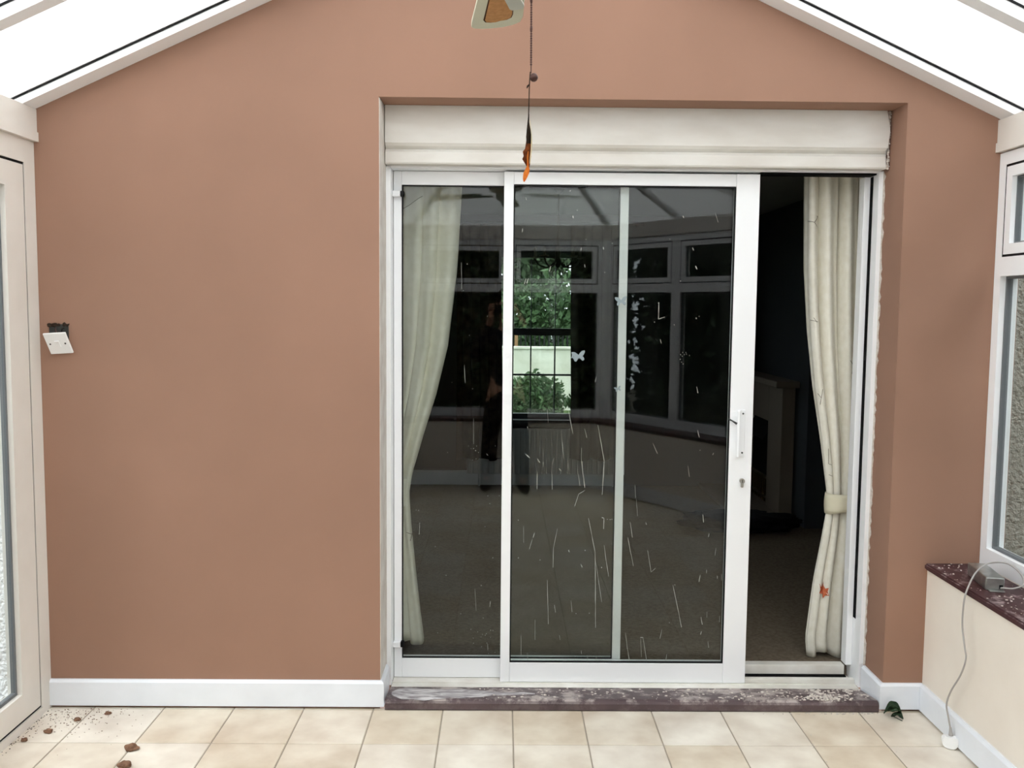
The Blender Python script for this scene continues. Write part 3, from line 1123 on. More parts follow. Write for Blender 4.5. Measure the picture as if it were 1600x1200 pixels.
CL = curtain('curtain', [(2.33, -0.62, -0.18), (2.15, -0.62, -0.187), (1.80, -0.62, -0.207), (1.47, -0.62, -0.246), (1.25, -0.615, -0.300), (1.06, -0.61, -0.361),
                         (0.883, -0.60, -0.413), (0.794, -0.595, -0.427), (0.65, -0.60, -0.418), (0.406, -0.61, -0.392), (0.103, -0.62, -0.354)],
             0.485, 0.044, 5.2, 'curtain', 'cream curtain tied back behind the fixed left glass panel', seed=4, gather=0.84)
tieback(CL[0], -0.424, -0.62, 0.485, 0.80, 0.90, 0.13, 0.050, 'curtain')
CR = curtain('curtain', [(2.34, 1.338, 1.72), (2.226, 1.340, 1.72), (1.828, 1.352, 1.72), (1.55, 1.375, 1.715), (1.309, 1.406, 1.71), (1.05, 1.452, 1.69), (0.814, 1.488, 1.655),
                         (0.734, 1.490, 1.650), (0.60, 1.470, 1.66), (0.40, 1.437, 1.67), (0.144, 1.410, 1.675), (0.060, 1.418, 1.672)],
             0.485, 0.050, 4.2, 'curtain', 'cream curtain with a leaf print tied back in the open doorway', seed=11, gather=0.77)
tieback(CR[0], 1.487, 1.658, 0.485, 0.765, 0.795, 0.095, 0.052, 'curtain_lining')
twig(CR, [[(1.345, 2.035), (1.37, 2.03), (1.383, 2.045)], [(1.37, 2.03), (1.385, 2.012)], [(1.383, 2.045), (1.388, 2.06)]])
twig(CR, [[(1.372, 1.60), (1.405, 1.592)], [(1.385, 1.61), (1.40, 1.59)]])
twig(CR, [[(1.42, 1.27), (1.435, 1.25), (1.432, 1.22)], [(1.44, 1.29), (1.435, 1.25)]])
twig(CR, [[(1.478, 1.02), (1.482, 0.95), (1.496, 0.945)]])
twig(CR, [[(1.486, 0.90), (1.502, 0.893)]])
twig(CR, [[(1.56, 1.42), (1.575, 1.40), (1.57, 1.36)], [(1.575, 1.40), (1.59, 1.41)]])
twig(CR, [[(1.58, 0.52), (1.595, 0.50), (1.60, 0.46)]])
twig(CL, [[(-0.56, 1.98), (-0.50, 2.05), (-0.42, 2.09), (-0.36, 2.13)], [(-0.50, 2.05), (-0.47, 2.11)]])
twig(CL, [[(-0.43, 0.62), (-0.405, 0.61), (-0.412, 0.58)]])
# printed orange leaf
px, pz = 1.481, 0.365
lp = [(0, -0.045), (0.010, -0.028), (0.030, -0.030), (0.020, -0.008), (0.026, 0.012), (0.010, 0.006), (0.002, 0.022), (-0.004, 0.046), (-0.010, 0.018), (-0.024, 0.034), (-0.016, 0.004), (-0.022, -0.016), (-0.006, -0.020)]
lp = [(q[0] * 0.9, q[1] * 0.9) for q in lp]
cen = surf_pt(CR, pz, px, 0.006)
bm = bmesh.new()
fr = [surf_pt(CR, pz + b, px + a, 0.004) for a, b in lp]
cv, cw = bm.verts.new(cen), None
rim = [bm.verts.new(p) for p in fr]
for i_ in range(len(rim)):
    bm.faces.new((cv, rim[i_], rim[(i_ + 1) % len(rim)]))
o = link('printed_leaf', bm, 'leaf_print', CR[0])
o['label'] = 'orange printed leaf'
# rail
cr = empty('curtain_rail', (0.54, 0.43, 2.37))
tag(cr, 'white curtain rail above the inside of the patio door', 'curtain rail')
bm = bmesh.new()
cube(bm, -0.75, 1.85, 0.470, 0.500, 2.372, 2.392, 0.003)
link('rail', bm, 'upvc', cr)
for x in (-0.6, 0.54, 1.7):
    box('bracket', x - 0.015, x + 0.015, 0.361, 0.4695, 2.374, 2.390, 'upvc', cr)

dk = 'dark patterned curtain '
CD = curtain('curtain', [(2.36, -0.40, -0.02), (1.6, -0.40, -0.01), (0.9, -0.40, 0.005), (0.30, -0.40, 0.0)], 4.44, 0.026, 5, 'dark_curtain', dk + 'at the left of the far window', seed=21, nz=20, nu=60)
CE = curtain('curtain', [(2.36, 0.585, 1.02), (1.6, 0.592, 1.02), (0.9, 0.606, 1.02), (0.30, 0.60, 1.02)], 4.44, 0.026, 5, 'dark_curtain', dk + 'at the right of the far window', seed=22, nz=20, nu=60)
o = empty('curtain_rail', (0.31, 4.47, 2.37))
tag(o, 'dark curtain rail above the far window', 'curtain rail')
bm = bmesh.new()
tube(bm, [(-0.6, 4.47, 2.375), (1.22, 4.47, 2.375)], 0.012, 8)
link('pole', bm, 'window_bar', o)
for x in (-0.55, 1.17):
    box('bracket', x - 0.01, x + 0.01, 4.48, 4.598, 2.365, 2.385, 'window_bar', o)

# ---------------------------------------------------------------- chimney breast and fireplace on the right
structure(box('wall_living_room_breast', 2.22, LX1 - 0.0005, 2.99, LY1 - 0.001, LF + 0.0005, LZ - 0.001, 'living_wall'), 'grey chimney breast holding the fireplace', 'wall')
fpl = empty('fireplace', (2.15, 3.98, LF))
tag(fpl, 'dim cream fireplace surround with a black grate', 'fireplace')
box('surround_leg', 2.12, 2.219, 3.28, 3.64, LF + 0.031, 1.06, 'hearth_cream', fpl, 0.004)
box('surround_leg', 2.12, 2.219, 4.32, 4.56, LF + 0.031, 1.06, 'hearth_cream', fpl, 0.004)
box('surround_head', 2.12, 2.219, 3.641, 4.319, 0.76, 1.06, 'hearth_cream', fpl, 0.004)
box('mantel_shelf', 2.04, 2.219, 3.18, 4.58, 1.061, 1.11, 'hearth_cream', fpl, 0.006)
box('hearth', 1.78, 2.219, 3.18, 4.58, LF + 0.001, LF + 0.030, 'hearth_cream', fpl, 0.004)
box('fireback', 2.195, 2.2185, 3.642, 4.318, LF + 0.032, 0.759, 'soot_black', fpl)
bm = bmesh.new()
for i in range(9):
    y = 3.76 + i * 0.055
    tube(bm, [(2.16, y, LF + 0.032), (2.16, y, 0.28)], 0.006, 6)
cube(bm, 2.15, 2.17, 3.74, 4.22, 0.27, 0.29)
cube(bm, 2.15, 2.17, 3.74, 4.22, 0.11, 0.125)
link('grate', bm, 'brass_dark', fpl)
bm = bmesh.new()
hexa(bm, [(2.10, 3.70, 0.60), (2.19, 3.70, 0.74), (2.19, 4.26, 0.74), (2.10, 4.26, 0.60)], [(2.105, 3.70, 0.595), (2.195, 3.70, 0.735), (2.195, 4.26, 0.735), (2.105, 4.26, 0.595)])
link('hood', bm, 'soot_black', fpl)

# dark bundle lying on the carpet
bm = bmesh.new()
bmesh.ops.create_icosphere(bm, subdivisions=5, radius=1.0)
from mathutils import noise as mn
for v in bm.verts:
    c = v.co.copy()
    n = mn.fractal(c * 1.7 + Vector((3, 1, 2)), 0.8, 2.0, 4) * 0.28 + mn.noise(Vector((c.x * 5, c.y * 2, c.z * 4))) * 0.10
    c = c * (1 + n)
    zz = c.z * 0.075
    v.co = Vector((1.73 + c.x * 0.40, 2.98 + c.y * 0.22, LF + 0.055 + zz))
    v.co.z = max(v.co.z, LF + 0.0012)
o = link('cloth_bundle', bm, 'black_cloth', smooth=True)
tag(o, 'crumpled black cloth bundle lying on the carpet', 'cloth')

# chandelier
CX, CY = 0.355, 2.4
ch = empty('chandelier', (CX, CY, 1.93))
tag(ch, 'dark branched chandelier hanging in the room beyond the glass', 'chandelier')
bm = bmesh.new()
lathe(bm, [(0.010, 2.375), (0.028, 2.39), (0.050, 2.43), (0.055, 2.459)], (CX, CY, 0), 20)
link('ceiling_rose', bm, 'chandelier_metal', ch, smooth=True)
bm = bmesh.new()
tube(bm, [(CX, CY, 2.05), (CX, CY, 2.38)], 0.006, 8)
link('rod', bm, 'chandelier_metal', ch)
bm = bmesh.new()
lathe(bm, [(0.004, 1.90), (0.018, 1.915), (0.026, 1.94), (0.012, 1.97), (0.020, 2.0), (0.008, 2.05)], (CX, CY, 0), 16)
link('column', bm, 'chandelier_metal', ch, smooth=True)
for k in range(5):
    a = 2 * PI * k / 5 + 0.3
    dx, dy = math.cos(a), math.sin(a)
    bm = bmesh.new()
    tube(bm, smooth_path([(CX + dx * 0.015, CY + dy * 0.015, 1.945), (CX + dx * 0.07, CY + dy * 0.07, 1.905), (CX + dx * 0.13, CY + dy * 0.13, 1.925), (CX + dx * 0.155, CY + dy * 0.155, 1.965)], 6), 0.006, 8)
    arm = link('arm', bm, 'chandelier_metal', ch, smooth=True)
    bm = bmesh.new()
    lathe(bm, [(0.006, 1.962), (0.030, 1.972), (0.031, 1.976), (0.009, 1.978), (0.009, 2.03), (0.004, 2.04)], (CX + dx * 0.155, CY + dy * 0.155, 0), 14)
    link('candle_cup', bm, 'candle_cream', arm, smooth=True)

# ---------------------------------------------------------------- door step
bm = bmesh.new()
prof = [(0.185, 0.0005), (-0.020, 0.0005), (-0.024, 0.004), (-0.024, 0.030), (-0.019, 0.039), (-0.008, 0.0435), (0.002, 0.0430), (0.185, 0.0120)]
hexa(bm, [(-0.468, p[0], p[1]) for p in prof], [(1.556, p[0], p[1]) for p in prof])
step = link('door_step', bm, 'step_tile')
tag(step, 'dark purple tiled door step strewn with plaster dust', 'step')


def step_z(y):
    return 0.0430 - (y - 0.002) * (0.031 / 0.183) if y > 0.002 else 0.0432


# smeared plaster on the left of the step
V, F = [], []
NXs, NYs = 60, 14
rnd = random.Random(2)
for i in range(NXs + 1):
    t = i / NXs
    x = -0.452 + t * 0.60
    wy0 = -0.019 + 0.075 * max(0, t - 0.25) + 0.006 * math.sin(t * 19) + 0.003 * math.sin(t * 47)
    wy1 = 0.165 - 0.05 * t + 0.008 * math.sin(t * 13 + 1)
    if t < 0.08:
        s_ = t / 0.08
        c_ = (wy0 + wy1) / 2
        wy0, wy1 = c_ + (wy0 - c_) * math.sqrt(s_ + .02), c_ + (wy1 - c_) * math.sqrt(s_ + .02)
    if t > 0.5:
        s_ = (1 - t) / 0.5
        c_ = 0.075
        wy0, wy1 = c_ + (wy0 - c_) * (s_ * .8 + .2), c_ + (wy1 - c_) * (s_ * .8 + .2)
    for k in range(NYs + 1):
        u = k / NYs
        y = wy0 + (wy1 - wy0) * u
        edge = min(u, 1 - u, t * 6, (1 - t) * 6)
        th = 0.0006 + 0.0035 * min(1, edge * 5) * (0.65 + 0.35 * math.sin(16 * y * 9 + x * 22) * math.sin(x * 31 + y * 60))
        zbase = step_z(y)
        V.append((x, y, zbase + th))
for i in range(NXs):
    for k in range(NYs):
        p = i * (NYs + 1) + k
        F.append((p, p + NYs + 1, p + NYs + 2, p + 1))


def smear_mat():
    mt = mat('plaster_smear', lin(205, 200, 200), 0.7, 0.2)
    n = mt.node_tree.nodes
    l = mt.node_tree.links
    b = n['Principled BSDF']
    g = n.new('ShaderNodeNewGeometry')
    mp = n.new('ShaderNodeMapping')
    mp.inputs['Scale'].default_value = (5, 16, 4)
    mp.inputs['Rotation'].default_value = (0, 0, 0.5)
    l.new(g.outputs['Position'], mp.inputs[0])
    t = n.new('ShaderNodeTexNoise')
    t.inputs['Scale'].default_value = 1.6
    t.inputs['Detail'].default_value = 5
    t.inputs['Distortion'].default_value = 1.4
    l.new(mp.outputs[0], t.inputs['Vector'])
    r = n.new('ShaderNodeMapRange')
    r.inputs['From Min'].default_value = 0.38
    r.inputs['From Max'].default_value = 0.62
    l.new(t.outputs['Fac'], r.inputs['Value'])
    k = n.new('ShaderNodeMix')
    k.data_type = 'RGBA'
    k.inputs[6].default_value = lin(132, 124, 128)
    k.inputs[7].default_value = lin(208, 204, 204)
    l.new(r.outputs[0], k.inputs[0])
    l.new(k.outputs[2], b.inputs['Base Color'])


smear_mat()
o = fmesh('plaster_smear', V, F, 'plaster_smear', step, (-0.2, 0.05, 0.03), smooth=True)
o['label'] = 'dried smear of white plaster'


def crumbs(name, spots, material, parent=None):
    """spots: (x, y, z, size)"""
    bm = bmesh.new()
    for x, y, z, s in spots:
        r = bmesh.ops.create_icosphere(bm, subdivisions=1, radius=1.0)
        a = random.uniform(0, PI)
        sx, sy, sz = s * random.uniform(0.7, 1.4), s * random.uniform(0.6, 1.1), s * random.uniform(0.3, 0.6)
        for v in r['verts']:
            c = v.co * random.uniform(0.75, 1.15)
            v.co = Vector((x + (c.x * math.cos(a) - c.y * math.sin(a)) * sx, y + (c.x * math.sin(a) + c.y * math.cos(a)) * sy, z + c.z * sz))
    return link(name, bm, material, parent)


random.seed(12)
sp_ = []
for i in range(230):
    x = random.uniform(-0.1, 1.52)
    if random.random() < 0.35:
        x = random.gauss(1.15, 0.22)
    y = random.uniform(-0.01, 0.17)
    if -0.46 < x < 1.54:
        sp_.append((x, y, step_z(y) + 0.0012, random.choice([0.003, 0.003, 0.004, 0.005, 0.0065])))
for i in range(110):
    a = random.gauss(1.36, 0.055)
    y = max(-0.015, min(0.1, random.gauss(0.025, 0.028)))
    sp_.append((a, y, step_z(y) + random.uniform(0.001, 0.005), random.choice([0.004, 0.005, 0.007])))
for i in range(60):
    y = random.uniform(0.06, 0.18)
    sp_.append((random.uniform(1.3, 1.545), y, step_z(y) + 0.001, random.choice([0.004, 0.006, 0.009])))
o = crumbs('plaster_crumbs', sp_, 'plaster_white')
tag(o, 'white plaster crumbs scattered over the dark door step', 'debris', kind='stuff')
sp_ = []
for i in range(70):
    sp_.append((random.gauss(1.42, 0.10), -0.027 - abs(random.gauss(0, 0.012)), 0.0012, random.choice([0.002, 0.003, 0.004])))
for i in range(40):
    sp_.append((0.053 + 0.2843 * random.choice([4, 5]) + random.gauss(0, 0.012), random.uniform(-0.55, -0.03), 0.0012, random.choice([0.0015, 0.002, 0.003])))
sp_ = [p for p in sp_ if p[0] < 1.555 or p[1] < -0.03]
o = crumbs('plaster_dust', sp_, 'plaster_white')
tag(o, 'white plaster dust on the tiles below the right end of the step', 'debris', kind='stuff')
sp_ = []
for i in range(210):
    x = -1.80 + abs(random.gauss(0, 0.17))
    y = -0.022 - abs(random.gauss(0, 0.13))
    sp_.append((x, y, 0.001, random.choice([0.0015, 0.002, 0.003])))
o = crumbs('brown_crumbs', sp_, 'plaster_lump')
sp2 = [(-1.825 + abs(random.gauss(0, 0.012)), random.uniform(-0.9, -0.02), 0.001, random.choice([0.002, 0.003])) for i in range(90)]
o2 = crumbs('threshold_grit', sp2, 'feather_dark')
tag(o2, 'dark grit along the foot of the left glazed door', 'debris', kind='stuff')
tag(o, 'fine brown crumbs swept into the left floor corner', 'debris', kind='stuff')

lumps = [(-1.729, -0.237, 0.017, 'roundish brown plaster lump nearest the left corner'), (-1.787, -0.306, 0.013, 'pale brown lump beside the left door threshold'),
         (-1.667, -0.131, 0.014, 'flat brown chip on the first joint from the left'), (-1.572, -0.072, 0.013, 'small brown lump by the left baseboard'),
         (-1.360, -0.373, 0.026, 'largest brown plaster lump on the left tiles'), (-1.333, -0.500, 0.023, 'brown lump nearest the camera on the left tiles')]
for i, (x, y, s, lb) in enumerate(lumps):
    bm = bmesh.new()
    bmesh.ops.create_icosphere(bm, subdivisions=3, radius=1.0)
    for v in bm.verts:
        c = v.co.copy()
        c *= 1 + 0.45 * mn.noise(c * 1.5 + Vector((i * 3.1, 0, 0))) + 0.2 * mn.noise(c * 4 + Vector((0, i, 0)))
        v.co = Vector((x + c.x * s, y + c.y * s * 0.75, 0.0008 + max(0, 0.35 * s + c.z * s * 0.5)))
    o = link('plaster_lump', bm, 'plaster_lump')
    tag(o, lb, 'debris', 'loose plaster lumps on the tiles')

# wilted leaf in the right corner
lf = empty('wilted_leaf', (1.60, -0.055, 0.001))
tag(lf, 'crumpled dark green leaf on the tiles by the right reveal', 'leaf')


def leaf_blade(c, ang, ln, wd, tilt, curl, seed):
    V, F = [], []
    rn = random.Random(seed)
    n, q = 10, 6
    for i in range(n + 1):
        t = i / n
        w_ = wd * math.sin(PI * min(1, t * 0.95 + 0.03)) ** 0.8
        for k in range(q + 1):
            u = k / q * 2 - 1
            x = t * ln
            y = u * w_
            z = tilt * math.sin(PI * t * 0.8) + curl * (u * u) * w_ * 2 + 0.004 * math.sin(t * 11 + u * 4 + seed)
            V.append((c[0] + x * math.cos(ang) - y * math.sin(ang), c[1] + x * math.sin(ang) + y * math.cos(ang), max(0.0012, c[2] + z)))
    for i in range(n):
        for k in range(q):
            p = i * (q + 1) + k
            F.append((p, p + 1, p + q + 2, p + q + 1))
    o = fmesh('leaf_blade', V, F, 'wilted_leaf', lf, c, smooth=True)
    md = o.modifiers.new('leaf_thickness', 'SOLIDIFY')
    md.thickness = 0.0012
    return o


leaf_blade((1.566, -0.050, 0.010), -0.35, 0.065, 0.024, 0.022, 0.6, 1)
leaf_blade((1.580, -0.040, 0.018), -0.9, 0.060, 0.020, 0.026, -0.3, 2)
leaf_blade((1.590, -0.065, 0.004), -0.8, 0.048, 0.016, 0.010, 0.5, 3)
bm = bmesh.new()
tube(bm, smooth_path([(1.596, -0.070, 0.006), (1.610, -0.092, 0.004), (1.618, -0.105, 0.003)], 4), 0.0016, 6)
link('stalk', bm, 'wilted_leaf', lf)

# ---------------------------------------------------------------- light switch hanging off the wall
sw = empty('light_switch', (-1.745, -0.01, 1.49))
tag(sw, 'white light switch pulled loose below its wall box on the brown wall', 'switch')
bm = bmesh.new()
ring_frame(bm, -1.792, -1.716, 1.485, 1.561, 0.004, 0.0, 0.003, lambda s, n, z: Vector((s, -0.0035 + n, z)))
cube(bm, -1.789, -1.719, -0.0022, -0.0008, 1.488, 1.558)
link('wall_box', bm, 'dark_metal', sw)
bm = bmesh.new()
for i in range(9):
    r = bmesh.ops.create_icosphere(bm, subdivisions=1, radius=0.007)
    a = random.uniform(-1, 1)
    for v in r['verts']:
        v.co = Vector((v.co.x * 1.4, v.co.y * 0.35, v.co.z)) + Vector((-1.754 + 0.040 * a, -0.0035, 1.556 + random.uniform(-0.002, 0.006)))
link('broken_rim', bm, 'feather_dark', sw)
R_ = Matrix.Translation((-1.7420, -0.036, 1.487)) @ Matrix.Rotation(0.55, 4, 'X') @ Matrix.Rotation(-0.075, 4, 'Y')


def sw_part(name, f, material, parent):
    bm = bmesh.new()
    f(bm)
    bmesh.ops.transform(bm, matrix=R_, verts=bm.verts)
    return link(name, bm, material, parent)


fp2 = sw_part('face_plate', lambda b: cube(b, -0.045, 0.045, -0.004, 0.004, -0.048, 0.048, 0.0025), 'switch_plastic', sw)
sw_part('rocker', lambda b: hexa(b, [(-0.009, -0.0045, -0.015), (0.009, -0.0045, -0.015), (0.009, -0.0045, 0.015), (-0.009, -0.0045, 0.015)],
                                 [(-0.008, -0.0065, -0.014), (0.008, -0.0065, -0.014), (0.008, -0.0105, 0.014), (-0.008, -0.0105, 0.014)]), 'switch_plastic', fp2)
for x in (-0.030, 0.030):
    sw_part('screw', lambda b, x=x: bmesh.ops.create_cone(b, cap_ends=True, segments=10, radius1=0.0033, radius2=0.0033, depth=0.002,
                                                          matrix=Matrix.Translation((x, -0.0050, 0.0)) @ Matrix.Rotation(PI / 2, 4, 'X')), 'dark_metal', fp2)
sw_part('switch_body', lambda b: cube(b, -0.022, 0.022, 0.0045, 0.016, -0.020, 0.030, 0.002), 'switch_plastic', sw)
for k, mt_ in enumerate(('bronze', 'gasket')):
    bm = bmesh.new()
    tube(bm, smooth_path([(-1.765 + k * 0.03, -0.003, 1.545), (-1.760 + k * 0.026, -0.020, 1.540), (-1.750 + k * 0.012, -0.018, 1.510)], 5), 0.0025, 6)
    link('wire', bm, mt_, sw)

random.seed(44)
sp3 = [(random.uniform(1.735, 1.93), random.uniform(-0.75, -0.01), 0.6222, random.choice([0.0015, 0.002, 0.003, 0.0045])) for i in range(120)]
sp3 = [p for p in sp3 if not (1.77 < p[0] < 1.90 and -0.42 < p[1] < -0.14)]
o = crumbs('sill_crumbs', sp3, 'plaster_white')
tag(o, 'pale plaster crumbs scattered on the red sill around the adapter', 'debris', kind='stuff')

# ---------------------------------------------------------------- power adapter, its lead and plug
ad = empty('power_adapter', (1.84, -0.27, 0.6215))
tag(ad, 'grey metal power adapter lying on the dusty red sill', 'adapter')
Ra = Matrix.Translation((1.836, -0.268, 0.6215)) @ Matrix.Rotation(-0.165, 4, 'Z')
bm = bmesh.new()
cube(bm, -0.033, 0.033, -0.103, 0.103, 0.0, 0.048, 0.004)
bmesh.ops.transform(bm, matrix=Ra, verts=bm.verts)
link('casing', bm, 'adapter_metal', ad)
bm = bmesh.new()
cube(bm, 0.014, 0.026, -0.106, -0.1035, 0.008, 0.022)
bmesh.ops.transform(bm, matrix=Ra, verts=bm.verts)
link('socket', bm, 'gasket', ad)
bm = bmesh.new()
cube(bm, -0.026, 0.028, -0.128, -0.1065, 0.0005, 0.005, 0.001)
bmesh.ops.transform(bm, matrix=Ra, verts=bm.verts)
link('end_tab', bm, 'adapter_metal', ad)
pl = empty('mains_lead', (1.715, -0.31, 0.0))
tag(pl, 'grey mains lead looped on the sill and hanging down to a white plug', 'lead')
bm = bmesh.new()
path = smooth_path([(1.838, -0.3735, 0.632), (1.838, -0.392, 0.638), (1.868, -0.405, 0.640), (1.916, -0.385, 0.652), (1.940, -0.31, 0.674), (1.925, -0.245, 0.690), (1.870, -0.235, 0.688),
                    (1.815, -0.275, 0.683), (1.760, -0.330, 0.668), (1.716, -0.372, 0.628), (1.702, -0.380, 0.585), (1.704, -0.372, 0.495), (1.702, -0.400, 0.422),
                    (1.702, -0.414, 0.379), (1.702, -0.381, 0.305), (1.702, -0.316, 0.216), (1.702, -0.288, 0.153), (1.704, -0.302, 0.110), (1.706, -0.318, 0.072)], 8)
tube(bm, path, 0.0032, 8)
link('cord', bm, 'cable_grey', pl, smooth=True)
bm = bmesh.new()
tube(bm, [(1.706, -0.318, 0.076), (1.706, -0.322, 0.058), (1.706, -0.325, 0.046)], [0.0042, 0.0065, 0.0085], 10)
link('strain_relief', bm, 'cable_grey', pl)
bm = bmesh.new()
pp = [(0.026, 0.046), (0.030, 0.038), (0.030, 0.018), (0.018, 0.0025), (-0.004, 0.0012), (-0.022, 0.010), (-0.028, 0.026), (-0.027, 0.040), (-0.022, 0.047), (-0.008, 0.047), (0.008, 0.047)]
ang = 0.35
f_ = lambda a, d, z: (1.700 + a * math.cos(ang) - d * math.sin(ang) * -1, -0.330 + a * -math.sin(ang) + d * math.cos(ang), z)
hexa(bm, [f_(a, -0.016, z) for a, z in pp], [f_(a, 0.016, z) for a, z in pp])
bmesh.ops.bevel(bm, geom=bm.edges[:], offset=0.003, segments=2, affect='EDGES')
plug = link('plug', bm, 'switch_plastic', pl)
plug['label'] = 'white three-pin plug'
for a, z in ((0.0, 0.032), (-0.011, 0.016), (0.011, 0.016)):
    bm = bmesh.new()
    q0, q1 = Vector(f_(a, 0.0165, z)), Vector(f_(a, 0.030, z))
    tube(bm, [q0, q1], 0.003, 6)
    link('pin', bm, 'brass_dark', plug)

